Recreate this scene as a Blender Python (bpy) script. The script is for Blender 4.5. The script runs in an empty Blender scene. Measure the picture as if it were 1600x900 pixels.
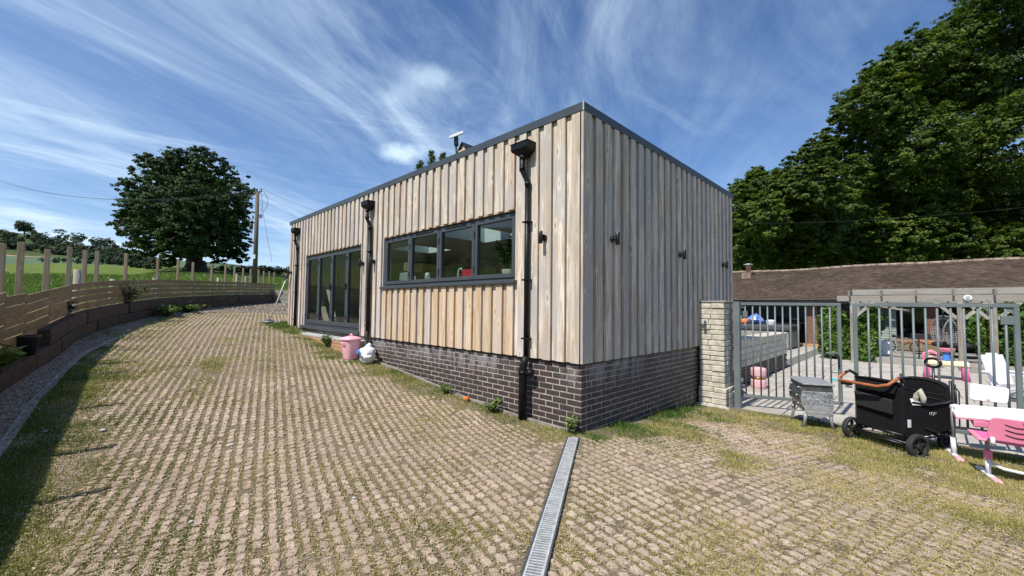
import bpy, bmesh, math, random
import numpy as np
from mathutils import Vector, Matrix
R_ = math.radians
random.seed(7); RNG = np.random.default_rng(7)
scn = bpy.context.scene
COL = scn.collection
# ------------------------------------------------------------------ camera
F_PX = 642.335
CAM = np.array([2.9044, -4.1306, 1.5061])
YAW, PITCH, ROLL = -0.7811, 0.0443, 0.0113
_cy, _sy = math.cos(YAW), math.sin(YAW)
FWD = np.array([_sy*math.cos(PITCH), _cy*math.cos(PITCH), math.sin(PITCH)])
_r0 = np.array([_cy, -_sy, 0.0]); _u0 = np.cross(_r0, FWD)
RGT = math.cos(ROLL)*_r0 + math.sin(ROLL)*_u0
UPV = -math.sin(ROLL)*_r0 + math.cos(ROLL)*_u0
cam_d = bpy.data.cameras.new('camera'); cam = bpy.data.objects.new('camera', cam_d); COL.objects.link(cam)
cam_d.sensor_width = 36.0; cam_d.lens = 36.0*F_PX/1600.0; cam_d.clip_start = 0.05; cam_d.clip_end = 5000
m = Matrix(((RGT[0], UPV[0], -FWD[0], CAM[0]), (RGT[1], UPV[1], -FWD[1], CAM[1]), (RGT[2], UPV[2], -FWD[2], CAM[2]), (0, 0, 0, 1)))
cam.matrix_world = m
scn.camera = cam
scn.render.resolution_x, scn.render.resolution_y = 1024, 576
# real-size measuring helpers: a sight line through the photograph and where it meets a real plane or distance
def ray(px, py): return (px-800)/F_PX*RGT - (py-450)/F_PX*UPV + FWD
def at(px, py, D): return CAM + D*ray(px, py)
def on_y(px, py, y=0.0): d = ray(px, py); return CAM + d*((y-CAM[1])/d[1])
def on_x(px, py, x=0.0): d = ray(px, py); return CAM + d*((x-CAM[0])/d[0])
def on_z(px, py, z=0.0): d = ray(px, py); return CAM + d*((z-CAM[2])/d[2])
# ------------------------------------------------------------------ sun, sky, exposure
SUN_EL, SUN_AZ_X, SUN_AZ_Y = R_(55.0), -0.017, -1.0
sd = Vector((SUN_AZ_X*math.cos(SUN_EL), SUN_AZ_Y*math.cos(SUN_EL), math.sin(SUN_EL))).normalized()
sl = bpy.data.lights.new('sun', 'SUN'); sl.energy = 4.6; sl.angle = R_(0.53); sl.color = (1.0, 0.955, 0.88)
so = bpy.data.objects.new('sun', sl); COL.objects.link(so); so.rotation_euler = (-sd).to_track_quat('-Z', 'Y').to_euler()
wd = bpy.data.worlds.new('World'); scn.world = wd; wd.use_nodes = True
nt = wd.node_tree; nt.nodes.clear()
def N(t, typ, **kw):
    n = t.nodes.new(typ)
    for k, v in kw.items():
        if k.startswith('i_'):
            key = k[2:]; key = int(key) if key.isdigit() else key
            n.inputs[key].default_value = v
        else: setattr(n, k, v)
    return n
def L(t, a, b): t.links.new(a, b)
def MATH(t, op, a, b=None, c=None):
    n = t.nodes.new('ShaderNodeMath'); n.operation = op
    for i, v in enumerate((a, b, c)):
        if v is None: continue
        if isinstance(v, (int, float)): n.inputs[i].default_value = v
        else: t.links.new(v, n.inputs[i])
    return n.outputs[0]
sky = N(nt, 'ShaderNodeTexSky', sky_type='NISHITA', sun_disc=False, sun_elevation=SUN_EL, sun_rotation=math.atan2(SUN_AZ_X, SUN_AZ_Y) % (2*math.pi), altitude=100.0, air_density=1.0, dust_density=0.25, ozone_density=2.2)
tc = N(nt, 'ShaderNodeTexCoord'); sp = N(nt, 'ShaderNodeSeparateXYZ'); L(nt, tc.outputs['Generated'], sp.inputs[0])
X, Y, Z = sp.outputs
zz = MATH(nt, 'ADD', MATH(nt, 'MAXIMUM', Z, 0.0), 0.09)
U = MATH(nt, 'DIVIDE', X, zz); V = MATH(nt, 'DIVIDE', Y, zz)
SX, SY = -0.524, 0.852
along = MATH(nt, 'ADD', MATH(nt, 'MULTIPLY', U, SX), MATH(nt, 'MULTIPLY', V, SY))
across = MATH(nt, 'ADD', MATH(nt, 'MULTIPLY', U, SY), MATH(nt, 'MULTIPLY', V, -SX))
def cloud_noise(sa, sc, z, detail=8, rough=0.6, dist=0.0, warp=0.0):
    cb = N(nt, 'ShaderNodeCombineXYZ'); L(nt, MATH(nt, 'MULTIPLY', along, sa), cb.inputs[0]); 
    ac = MATH(nt, 'MULTIPLY', across, sc)
    if warp:
        wn = N(nt, 'ShaderNodeTexNoise', i_Scale=0.45, i_Detail=2.0); cw = N(nt, 'ShaderNodeCombineXYZ'); L(nt, along, cw.inputs[0]); L(nt, across, cw.inputs[1]); cw.inputs[2].default_value = z+3
        L(nt, cw.outputs[0], wn.inputs['Vector']); ac = MATH(nt, 'ADD', ac, MATH(nt, 'MULTIPLY', wn.outputs[0], warp))
    L(nt, ac, cb.inputs[1]); cb.inputs[2].default_value = z
    n = N(nt, 'ShaderNodeTexNoise', i_Scale=1.0, i_Detail=detail, i_Roughness=rough, i_Distortion=dist); L(nt, cb.outputs[0], n.inputs['Vector']); return n.outputs[0]
def ramp(t, src, a, b, va=0.0, vb=1.0, smooth=True):
    n = N(t, 'ShaderNodeMapRange', interpolation_type='SMOOTHSTEP' if smooth else 'LINEAR', i_1=a, i_2=b, i_3=va, i_4=vb); L(t, src, n.inputs[0]); return n.outputs[0]
SKY_SEED = 0.0
streak = ramp(nt, cloud_noise(0.42, 1.25, SKY_SEED, 9, 0.62, 0.5, 1.6), 0.42, 0.80)
fine = ramp(nt, cloud_noise(0.9, 3.6, SKY_SEED+5.0, 9, 0.68, 1.0, 2.6), 0.36, 0.86)
patch = ramp(nt, cloud_noise(0.32, 0.55, SKY_SEED+9.0, 3, 0.5, 0.3), 0.34, 0.64)
# a second, thinner deck of streaks lying across the first
U2, V2 = along, across; ca_, sa_ = math.cos(math.radians(38)), math.sin(math.radians(38))
al2 = MATH(nt, 'ADD', MATH(nt, 'MULTIPLY', U2, ca_), MATH(nt, 'MULTIPLY', V2, sa_)); ac2 = MATH(nt, 'SUBTRACT', MATH(nt, 'MULTIPLY', V2, ca_), MATH(nt, 'MULTIPLY', U2, sa_))
along, across = al2, ac2
streak2 = ramp(nt, cloud_noise(0.28, 2.2, SKY_SEED+21.0, 9, 0.66, 0.5, 2.4), 0.50, 0.82)
patch2 = ramp(nt, cloud_noise(0.4, 0.6, SKY_SEED+31.0, 2, 0.5, 0.2), 0.42, 0.62)
along, across = U2, V2
veil = ramp(nt, cloud_noise(0.5, 0.8, SKY_SEED+14.0, 6, 0.6, 0.6, 1.0), 0.35, 0.75)
# thicker thin-cloud cover towards the west (left), clear towards the north east
west = ramp(nt, MATH(nt, 'ADD', MATH(nt, 'MULTIPLY', X, -0.85), MATH(nt, 'MULTIPLY', Y, -0.35)), -0.35, 0.75, 0.42, 1.25)
mask = MATH(nt, 'MULTIPLY', MATH(nt, 'ADD', MATH(nt, 'MULTIPLY', streak, 0.98), MATH(nt, 'MULTIPLY', fine, 0.26)), MATH(nt, 'ADD', MATH(nt, 'MULTIPLY', patch, 0.80), 0.32))
mask = MATH(nt, 'ADD', mask, MATH(nt, 'MULTIPLY', MATH(nt, 'MULTIPLY', streak2, patch2), 0.60))
mask = MATH(nt, 'ADD', mask, MATH(nt, 'MULTIPLY', veil, 0.10))
mask = MATH(nt, 'MULTIPLY', mask, west)
mask = MATH(nt, 'ADD', mask, ramp(nt, Z, 0.0, 0.42, 0.26, 0.0))
def puff(px, py, rad, flat, strength, seed):
    d = ray(px, py); d = d/np.linalg.norm(d)
    r_ = np.cross(d, [0, 0, 1]); r_ /= np.linalg.norm(r_); u_ = np.cross(r_, d)
    def dot(v):
        n = N(nt, 'ShaderNodeVectorMath', operation='DOT_PRODUCT'); L(nt, tc.outputs['Generated'], n.inputs[0]); n.inputs[1].default_value = tuple(v); return n.outputs['Value']
    nn = N(nt, 'ShaderNodeTexNoise', i_Scale=17.0, i_Detail=9.0, i_Roughness=0.65); mp = N(nt, 'ShaderNodeMapping'); mp.inputs['Location'].default_value = (seed, 0, 0); L(nt, tc.outputs['Generated'], mp.inputs[0]); L(nt, mp.outputs[0], nn.inputs['Vector'])
    a = MATH(nt, 'DIVIDE', dot(r_), rad); b = MATH(nt, 'DIVIDE', dot(u_), rad*flat)
    rr = MATH(nt, 'SQRT', MATH(nt, 'ADD', MATH(nt, 'MULTIPLY', a, a), MATH(nt, 'MULTIPLY', b, b)))
    rr = MATH(nt, 'ADD', rr, MATH(nt, 'MULTIPLY', MATH(nt, 'SUBTRACT', nn.outputs[0], 0.5), 1.5))
    v = ramp(nt, rr, 0.15, 1.25, strength, 0.0)
    return MATH(nt, 'MULTIPLY', v, ramp(nt, dot(d), 0.2, 0.5))
for a_ in ((628, 240, 0.062, 0.36, 0.85, 0.0), (676, 120, 0.055, 0.5, 0.40, 3.0), (628, 148, 0.045, 0.7, 0.24, 7.0), (655, 135, 0.11, 0.6, 0.18, 11.0)):
    mask = MATH(nt, 'ADD', mask, puff(*a_))
mask = MATH(nt, 'MINIMUM', mask, 0.93)
mx = N(nt, 'ShaderNodeMix', data_type='RGBA'); L(nt, mask, mx.inputs[0]); L(nt, sky.outputs[0], mx.inputs[6]); mx.inputs[7].default_value = (9.4, 9.0, 8.3, 1)
tint = N(nt, 'ShaderNodeMix', data_type='RGBA', blend_type='MULTIPLY', i_0=1.0); L(nt, mx.outputs[2], tint.inputs[6]); tint.inputs[7].default_value = (0.72, 0.95, 1.24, 1)
bg = N(nt, 'ShaderNodeBackground', i_Strength=0.096); L(nt, tint.outputs[2], bg.inputs[0])
wo = N(nt, 'ShaderNodeOutputWorld'); L(nt, bg.outputs[0], wo.inputs[0])
scn.view_settings.view_transform = 'Standard'; scn.view_settings.look = 'None'; scn.view_settings.exposure = 0.24; scn.view_settings.gamma = 1.0
scn.cycles.max_bounces = 8; scn.cycles.transparent_max_bounces = 16; scn.cycles.sample_clamp_indirect = 6.0

# ------------------------------------------------------------------ materials
def new_mat(name):
    mt = bpy.data.materials.new(name); mt.use_nodes = True; t = mt.node_tree; t.nodes.clear()
    o = N(t, 'ShaderNodeOutputMaterial'); b = N(t, 'ShaderNodeBsdfPrincipled'); L(t, b.outputs[0], o.inputs[0]); return mt, t, b
def coords(t, rnd=True, scale=(1, 1, 1), kind='Object'):
    c = N(t, 'ShaderNodeTexCoord'); mp = N(t, 'ShaderNodeMapping'); mp.inputs['Scale'].default_value = scale
    if rnd:
        oi = N(t, 'ShaderNodeObjectInfo'); vm = N(t, 'ShaderNodeVectorMath', operation='SCALE'); cb = N(t, 'ShaderNodeCombineXYZ')
        L(t, oi.outputs['Random'], cb.inputs[0]); L(t, MATH(t, 'MULTIPLY', oi.outputs['Random'], 3.7), cb.inputs[1]); L(t, MATH(t, 'MULTIPLY', oi.outputs['Random'], 7.1), cb.inputs[2])
        L(t, cb.outputs[0], vm.inputs[0]); vm.inputs['Scale'].default_value = 20.0
        ad = N(t, 'ShaderNodeVectorMath', operation='ADD'); L(t, c.outputs[kind], ad.inputs[0]); L(t, vm.outputs[0], ad.inputs[1]); L(t, ad.outputs[0], mp.inputs[0])
    else: L(t, c.outputs[kind], mp.inputs[0])
    return mp.outputs[0]
def noise(t, vec, scale, detail=4, rough=0.55, dist=0.0, col=False):
    n = N(t, 'ShaderNodeTexNoise', i_Scale=scale, i_Detail=detail, i_Roughness=rough, i_Distortion=dist); L(t, vec, n.inputs['Vector']); return n.outputs[1 if col else 0]
def mixc(t, fac, a, b, mode='MIX'):
    n = N(t, 'ShaderNodeMix', data_type='RGBA', blend_type=mode)
    if isinstance(fac, (int, float)): n.inputs[0].default_value = fac
    else: L(t, fac, n.inputs[0])
    for i, v in ((6, a), (7, b)):
        if isinstance(v, (tuple, list)): n.inputs[i].default_value = (*v[:3], 1)
        else: L(t, v, n.inputs[i])
    return n.outputs[2]
def bump(t, h, b, strength=0.3, dist=0.01):
    n = N(t, 'ShaderNodeBump', i_Strength=strength, i_Distance=dist); L(t, h, n.inputs['Height']); L(t, n.outputs[0], b.inputs['Normal']); return n
def simple(name, c, c2=None, rough=0.6, scale=6.0, metal=0.0, bmp=0.15, spec=0.5, rnd=True, stretch=(1, 1, 1), detail=5):
    mt, t, b = new_mat(name); v = coords(t, rnd, stretch)
    c2 = c2 or tuple(min(1, x*1.25+0.01) for x in c)
    n = noise(t, v, scale, detail); n2 = noise(t, v, scale*6, 4)
    col = mixc(t, ramp(t, n, 0.3, 0.7), c, c2); L(t, col, b.inputs['Base Color'])
    b.inputs['Metallic'].default_value = metal; b.inputs['Specular IOR Level'].default_value = spec
    L(t, ramp(t, n2, 0.2, 0.8, rough*0.85, min(1, rough*1.15)), b.inputs['Roughness'])
    if bmp: bump(t, n2, b, bmp, 0.004)
    return mt
def wood(name, pale, mid, dark, grey, axis=2, rough=0.75, grain=1.0, streakiness=0.5):
    """softwood board: long grain along one axis, knots, weather streaks; each board gets its own piece of tree"""
    mt, t, b = new_mat(name)
    sc = [9.0, 9.0, 9.0]; sc[axis] = 0.45
    v = coords(t, True, tuple(sc)); g1 = noise(t, v, 2.2*grain, 6, 0.6, 1.2); g2 = noise(t, v, 9*grain, 4, 0.6)
    sb = [3.2, 3.2, 3.2]; sb[axis] = 0.9
    vb = coords(t, True, tuple(sb)); big = noise(t, vb, 1.0, 3)
    oi = N(t, 'ShaderNodeObjectInfo'); rnd = oi.outputs['Random']
    wn = N(t, 'ShaderNodeTexWhiteNoise', noise_dimensions='1D'); L(t, rnd, wn.inputs['W'])
    col = mixc(t, ramp(t, g1, 0.40, 0.60), mid, pale)
    col = mixc(t, MATH(t, 'MULTIPLY', ramp(t, big, 0.47, 0.58), 0.85), col, grey)
    col = mixc(t, ramp(t, wn.outputs[0], 0.45, 1.0, 0.0, 0.35), col, mid)
    col = mixc(t, ramp(t, g2, 0.60, 0.74, 0.0, streakiness), col, dark)
    sk = [8.0, 8.0, 8.0]; sk[axis] = 3.0
    vk = coords(t, True, tuple(sk)); vo = N(t, 'ShaderNodeTexVoronoi', i_Scale=0.95, feature='F1'); L(t, vk, vo.inputs['Vector'])
    kn = ramp(t, vo.outputs['Distance'], 0.07, 0.20, 1.0, 0.0)
    gate = MATH(t, 'GREATER_THAN', noise(t, vk, 0.6, 1), 0.50)
    kn = MATH(t, 'MULTIPLY', kn, gate); halo = MATH(t, 'MULTIPLY', ramp(t, vo.outputs['Distance'], 0.12, 0.42, 0.55, 0.0), gate)
    col = mixc(t, halo, col, tuple(min(0.9, x*1.18) for x in pale)); col = mixc(t, MATH(t, 'MULTIPLY', kn, 0.65), col, dark)
    br = ramp(t, rnd, 0.0, 1.0, 0.90, 1.10, False); cc = N(t, 'ShaderNodeVectorMath', operation='SCALE'); L(t, col, cc.inputs[0]); L(t, br, cc.inputs['Scale']); L(t, cc.outputs[0], b.inputs['Base Color'])
    b.inputs['Roughness'].default_value = rough; b.inputs['Specular IOR Level'].default_value = 0.3
    bump(t, MATH(t, 'ADD', g2, g1), b, 0.25, 0.003); return mt
M = {}
M['clad'] = wood('weathered_larch', (0.74, 0.655, 0.55), (0.47, 0.37, 0.275), (0.21, 0.155, 0.115), (0.49, 0.455, 0.42), streakiness=.85)
M['clad_fresh'] = wood('fresh_larch', (0.70, 0.55, 0.38), (0.52, 0.36, 0.22), (0.26, 0.16, 0.085), (0.58, 0.50, 0.41))
M['clad_pink'] = wood('pink_larch', (0.66, 0.53, 0.43), (0.53, 0.39, 0.30), (0.26, 0.17, 0.12), (0.54, 0.48, 0.43))
M['fence_wood'] = wood('fence_wood', (0.31, 0.215, 0.11), (0.20, 0.13, 0.062), (0.07, 0.045, 0.022), (0.20, 0.155, 0.095), 0)
M['post_wood'] = wood('post_wood', (0.36, 0.275, 0.18), (0.26, 0.19, 0.12), (0.13, 0.09, 0.06), (0.32, 0.28, 0.23))
M['old_wood'] = wood('old_grey_wood', (0.36, 0.335, 0.29), (0.27, 0.245, 0.205), (0.11, 0.09, 0.07), (0.33, 0.32, 0.29), 0)
M['old_post'] = wood('old_grey_post', (0.27, 0.245, 0.20), (0.20, 0.175, 0.145), (0.11, 0.09, 0.07), (0.33, 0.32, 0.29), 2)
M['sleeper'] = wood('sleeper_wood', (0.10, 0.058, 0.034), (0.06, 0.036, 0.022), (0.015, 0.011, 0.008), (0.06, 0.05, 0.04), 0, 0.85)
M['pole_wood'] = wood('pole_wood', (0.17, 0.13, 0.10), (0.11, 0.085, 0.065), (0.04, 0.03, 0.025), (0.14, 0.12, 0.10))
M['anthracite'] = simple('anthracite_metal', (0.052, 0.062, 0.07), (0.068, 0.078, 0.086), 0.42, 2.0, 0.0, 0.02)
M['black'] = simple('black_plastic', (0.008, 0.008, 0.009), (0.014, 0.014, 0.015), 0.35, 4.0, 0.0, 0.03)
M['iron'] = simple('black_cast_iron', (0.005, 0.0055, 0.006), (0.011, 0.0115, 0.012), 0.42, 9.0, 0.0, 0.2, 0.25)
M['mortar'] = simple('mortar', (0.34, 0.28, 0.23), (0.56, 0.46, 0.38), 0.95, 14.0, 0.0, 0.5)
M['stone'] = simple('reclaimed_stone', (0.42, 0.385, 0.305), (0.68, 0.63, 0.52), 0.9, 9.0, 0.0, 1.0)
M['slab'] = simple('patio_sandstone', (0.36, 0.325, 0.28), (0.50, 0.46, 0.40), 0.85, 2.5, 0.0, 0.25)
M['patio_joint'] = simple('patio_joint', (0.14, 0.13, 0.11), (0.20, 0.18, 0.15), 0.95, 9.0)
M['gate_paint'] = simple('gate_grey_paint', (0.135, 0.165, 0.165), (0.18, 0.205, 0.20), 0.45, 3.0, 0.0, 0.05)
M['galv'] = simple('galvanised_steel', (0.42, 0.44, 0.44), (0.62, 0.64, 0.64), 0.45, 20.0, 0.25, 0.08)
M['drain_frame'] = simple('drain_frame', (0.05, 0.055, 0.058), (0.09, 0.095, 0.1), 0.6, 12.0)
M['concrete_strip'] = simple('pale_edging', (0.34, 0.35, 0.34), (0.50, 0.50, 0.48), 0.8, 8.0)
M['kerb'] = simple('dusty_kerb', (0.20, 0.18, 0.155), (0.33, 0.30, 0.27), 0.9, 9.0, 0.0, 0.4)
M['barn_brick'] = simple('old_barn_brick', (0.16, 0.075, 0.05), (0.24, 0.13, 0.09), 0.9, 9.0, 0.0, 0.4)
M['orange_brick'] = simple('orange_brick', (0.44, 0.23, 0.12), (0.56, 0.33, 0.19), 0.9, 7.0, 0.0, 0.4)
M['white'] = simple('white_paint', (0.76, 0.78, 0.80), (0.82, 0.83, 0.84), 0.45, 3.0, 0.0, 0.02)
M['antenna'] = simple('weathered_white', (0.40, 0.42, 0.42), (0.52, 0.53, 0.53), 0.6, 6.0)
M['wall_white'] = simple('interior_wall', (0.62, 0.61, 0.57), (0.68, 0.67, 0.63), 0.8, 2.0, 0.0, 0.02)
M['floor_wood'] = simple('interior_floor', (0.30, 0.22, 0.14), (0.38, 0.29, 0.19), 0.5, 2.0)
M['pink'] = simple('pink_plastic', (0.80, 0.22, 0.34), (0.85, 0.26, 0.38), 0.38, 3.0, 0.0, 0.02)
M['pink_pale'] = simple('pale_pink_plastic', (0.80, 0.40, 0.47), (0.84, 0.45, 0.51), 0.42, 3.0, 0.0, 0.02)
M['pink_velvet'] = simple('pale_pink_velvet', (0.66, 0.36, 0.38), (0.76, 0.46, 0.48), 0.95, 14.0, 0.0, 0.3)
M['hot_pink'] = simple('hot_pink_plastic', (0.80, 0.11, 0.33), (0.84, 0.14, 0.38), 0.4, 3.0, 0.0, 0.02)
M['gold'] = simple('gold_band', (0.34, 0.22, 0.08), (0.42, 0.28, 0.12), 0.35, 6.0, 0.8)
M['silver'] = simple('embossed_silver', (0.25, 0.26, 0.27), (0.75, 0.76, 0.77), 0.34, 30.0, 0.6, 1.0)
M['silver_plain'] = simple('silver_foil', (0.42, 0.425, 0.43), (0.60, 0.605, 0.61), 0.4, 12.0, 0.5, 0.5)
M['silver_dark'] = simple('tarnished_silver', (0.10, 0.105, 0.11), (0.20, 0.205, 0.21), 0.4, 12.0, 0.6, 0.4)
M['fabric'] = simple('black_fabric', (0.007, 0.007, 0.008), (0.014, 0.014, 0.015), 0.9, 40.0, 0.0, 0.5, 0.2)
def add_creases(mt, sc, d):
    t = mt.node_tree; b = [n for n in t.nodes if n.type == 'BSDF_PRINCIPLED'][0]; b0 = [n for n in t.nodes if n.type == 'BUMP'][0]; n = noise(t, coords(t, True, (1, 1, .6)), sc, 3, .5, 1.5)
    b1 = N(t, 'ShaderNodeBump', i_Strength=1.0, i_Distance=d); L(t, n, b1.inputs['Height']); L(t, b0.outputs[0], b1.inputs['Normal']); L(t, b1.outputs[0], b.inputs['Normal'])
add_creases(M['fabric'], 8, .010)
M['mesh_fabric'] = simple('dark_mesh_fabric', (0.022, 0.022, 0.024), (0.035, 0.035, 0.038), 0.8, 60.0, 0.0, 0.5, 0.3)
M['tan'] = simple('tan_leather', (0.34, 0.10, 0.035), (0.42, 0.14, 0.05), 0.5, 9.0, 0.0, 0.1)
M['rubber'] = simple('rubber', (0.02, 0.02, 0.021), (0.035, 0.035, 0.036), 0.75, 8.0)
M['grey_leg'] = simple('grey_steel_tube', (0.30, 0.31, 0.33), (0.36, 0.37, 0.39), 0.4, 3.0, 0.3)
M['grey_wood'] = simple('grey_resin', (0.22, 0.22, 0.20), (0.29, 0.29, 0.27), 0.7, 3.0)
M['emblem'] = simple('worn_print', (0.30, 0.30, 0.30), (0.5, 0.5, 0.5), 0.7)
M['dark_lid'] = simple('dark_vinyl', (0.045, 0.05, 0.055), (0.07, 0.075, 0.08), 0.6, 4.0)
M['blue_bag'] = simple('blue_plastic_bag', (0.02, 0.10, 0.48), (0.25, 0.38, 0.75), 0.35, 6.0, 0.0, 0.6)
M['blue'] = simple('blue_plastic', (0.05, 0.20, 0.60), (0.08, 0.26, 0.68), 0.4, 3.0)
M['cyan'] = simple('cyan_plastic', (0.05, 0.55, 0.66), (0.10, 0.62, 0.72), 0.5, 3.0)
M['cream'] = simple('cream_plastic', (0.72, 0.66, 0.42), (0.76, 0.70, 0.47), 0.5, 3.0)
M['orange'] = simple('orange_plastic', (0.80, 0.20, 0.03), (0.84, 0.26, 0.05), 0.5, 3.0)
M['red'] = simple('red_enamel', (0.50, 0.01, 0.03), (0.58, 0.02, 0.05), 0.4, 3.0)
M['sage'] = simple('sage_boards', (0.24, 0.29, 0.25), (0.31, 0.36, 0.31), 0.8, 3.0, 0.0, 0.1)
M['slate_paint'] = simple('slate_blue_panel', (0.11, 0.14, 0.17), (0.15, 0.18, 0.21), 0.7, 3.0)
M['terracotta'] = simple('terracotta', (0.42, 0.20, 0.12), (0.58, 0.38, 0.27), 0.9, 8.0, 0.0, 0.4)
M['ridge'] = simple('weathered_ridge', (0.20, 0.13, 0.095), (0.38, 0.29, 0.23), 0.9, 6.0, 0.0, 0.4)
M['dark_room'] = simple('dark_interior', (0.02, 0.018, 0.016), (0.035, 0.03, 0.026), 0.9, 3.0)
M['wicker'] = simple('grey_wicker', (0.22, 0.22, 0.22), (0.34, 0.34, 0.34), 0.6, 10.0)
M['sofa'] = simple('tan_cushion', (0.36, 0.16, 0.07), (0.44, 0.21, 0.10), 0.8, 5.0)
M['wire'] = simple('black_wire', (0.03, 0.03, 0.035), (0.05, 0.05, 0.055), 0.6, 3.0)
M['bark'] = simple('bark', (0.07, 0.055, 0.042), (0.13, 0.105, 0.08), 0.95, 7.0, 0.0, 0.9, 0.2, True, (1, 1, 0.3))
M['soil'] = simple('soil', (0.10, 0.075, 0.05), (0.16, 0.12, 0.08), 0.95, 9.0, 0.0, 0.6)
M['pebble'] = simple('pebble', (0.38, 0.34, 0.29), (0.62, 0.58, 0.52), 0.85, 30.0, 0.0, 0.3)
def brick_mat():
    mt, t, b = new_mat('dark_engineering_brick'); v = coords(t, False); v2 = coords(t, True)
    oi = N(t, 'ShaderNodeObjectInfo'); n = noise(t, v2, 9, 5); n2 = noise(t, v2, 60, 4)
    gm = N(t, 'ShaderNodeNewGeometry'); pos = gm.outputs['Position']
    wn = N(t, 'ShaderNodeTexWhiteNoise', noise_dimensions='3D')
    sc = N(t, 'ShaderNodeVectorMath', operation='SNAP'); L(t, pos, sc.inputs[0]); sc.inputs[1].default_value = (0.225, 0.225, 0.075); L(t, sc.outputs[0], wn.inputs['Vector'])
    col = mixc(t, wn.outputs[0], (0.055, 0.037, 0.033), (0.040, 0.040, 0.044))
    col = mixc(t, ramp(t, n, 0.35, 0.75, 0, 0.6), col, (0.085, 0.065, 0.058))
    col = mixc(t, ramp(t, n2, 0.6, 0.75, 0, 0.5), col, (0.17, 0.14, 0.125))
    # lime bloom washed down the upper courses: a stain on the brick itself
    sx = N(t, 'ShaderNodeSeparateXYZ'); L(t, pos, sx.inputs[0])
    mp = N(t, 'ShaderNodeMapping'); mp.inputs['Scale'].default_value = (7, 7, 1.6); L(t, pos, mp.inputs[0]); st = noise(t, mp.outputs[0], 1.3, 5, 0.65)
    mp2 = N(t, 'ShaderNodeMapping'); mp2.inputs['Scale'].default_value = (1.2, 1.2, 0.6); L(t, pos, mp2.inputs[0]); st2 = noise(t, mp2.outputs[0], 1.0, 2)
    zf = ramp(t, sx.outputs[2], 0.40, 0.78, 0.0, 1.0)
    fac = MATH(t, 'MULTIPLY', MATH(t, 'MULTIPLY', ramp(t, st, 0.40, 0.58), zf), ramp(t, st2, 0.36, 0.56))
    col = mixc(t, MATH(t, 'MULTIPLY', fac, 0.75), col, (0.34, 0.335, 0.34)); L(t, col, b.inputs['Base Color'])
    b.inputs['Roughness'].default_value = 0.6; bump(t, n2, b, 0.35, 0.003); return mt
M['brick'] = brick_mat()
def attr_mat(name, c0, c1, c2, rough=0.6, trans=0.0, spec=0.3, attr='tone'):
    """colour picked by a per-clump attribute: each leaf or blade has its own shade of pigment"""
    mt, t, b = new_mat(name); a = N(t, 'ShaderNodeAttribute', attribute_name=attr); f = a.outputs['Fac']
    col = mixc(t, ramp(t, f, 0.0, 0.5, smooth=False), c0, c1); col = mixc(t, ramp(t, f, 0.5, 1.0, smooth=False), col, c2)
    L(t, col, b.inputs['Base Color']); b.inputs['Roughness'].default_value = rough; b.inputs['Specular IOR Level'].default_value = spec
    if trans:
        o = [n for n in t.nodes if n.type == 'OUTPUT_MATERIAL'][0]; tr = N(t, 'ShaderNodeBsdfTranslucent'); 
        br = N(t, 'ShaderNodeVectorMath', operation='MULTIPLY'); L(t, col, br.inputs[0]); br.inputs[1].default_value = (1.3, 1.5, 0.7); L(t, br.outputs[0], tr.inputs[0])
        ms = N(t, 'ShaderNodeMixShader', i_0=trans); L(t, b.outputs[0], ms.inputs[1]); L(t, tr.outputs[0], ms.inputs[2]); L(t, ms.outputs[0], o.inputs[0])
    return mt
M['leaf_oak'] = attr_mat('oak_leaves', (0.016, 0.034, 0.010), (0.036, 0.068, 0.018), (0.085, 0.125, 0.032), 0.6, 0.2, 0.2)
M['leaf_wood'] = attr_mat('wood_edge_leaves', (0.034, 0.064, 0.010), (0.090, 0.138, 0.018), (0.165, 0.205, 0.030), 0.5, 0.3)
M['leaf_light'] = attr_mat('light_leaves', (0.042, 0.078, 0.012), (0.105, 0.155, 0.022), (0.18, 0.225, 0.035), 0.5, 0.35)
M['leaf_mid'] = attr_mat('mid_leaves', (0.032, 0.060, 0.010), (0.080, 0.122, 0.018), (0.150, 0.190, 0.030), 0.5, 0.3)
M['leaf_far'] = attr_mat('far_leaves', (0.028, 0.046, 0.024), (0.045, 0.070, 0.034), (0.070, 0.098, 0.046), 0.7, 0.1)
M['leaf_ivy'] = attr_mat('ivy_leaves', (0.03, 0.075, 0.012), (0.075, 0.15, 0.02), (0.17, 0.26, 0.04), 0.4, 0.2)
M['leaf_green'] = attr_mat('weed_leaves', (0.055, 0.11, 0.02), (0.12, 0.19, 0.035), (0.27, 0.30, 0.08), 0.5, 0.25)
M['grass'] = attr_mat('grass_blades', (0.085, 0.14, 0.022), (0.27, 0.26, 0.055), (0.54, 0.45, 0.18), 0.7, 0.2)
M['straw'] = attr_mat('dry_straw', (0.13, 0.10, 0.055), (0.36, 0.28, 0.17), (0.62, 0.50, 0.34), 0.9)
M['paver'] = attr_mat('concrete_paver', (0.33, 0.25, 0.185), (0.45, 0.345, 0.26), (0.60, 0.475, 0.37), 0.95, 0.0, 0.1)
M['gravel'] = attr_mat('gravel_stones', (0.14, 0.10, 0.08), (0.29, 0.235, 0.19), (0.56, 0.50, 0.44), 0.9, 0.0, 0.2)
M['roof_tile'] = attr_mat('clay_roof_tiles', (0.075, 0.055, 0.045), (0.12, 0.086, 0.068), (0.19, 0.14, 0.112), 0.9, 0.0, 0.1)
M['dry_edge'] = attr_mat('hill_scrub', (0.05, 0.06, 0.03), (0.07, 0.09, 0.035), (0.10, 0.11, 0.05), 0.9)
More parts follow.
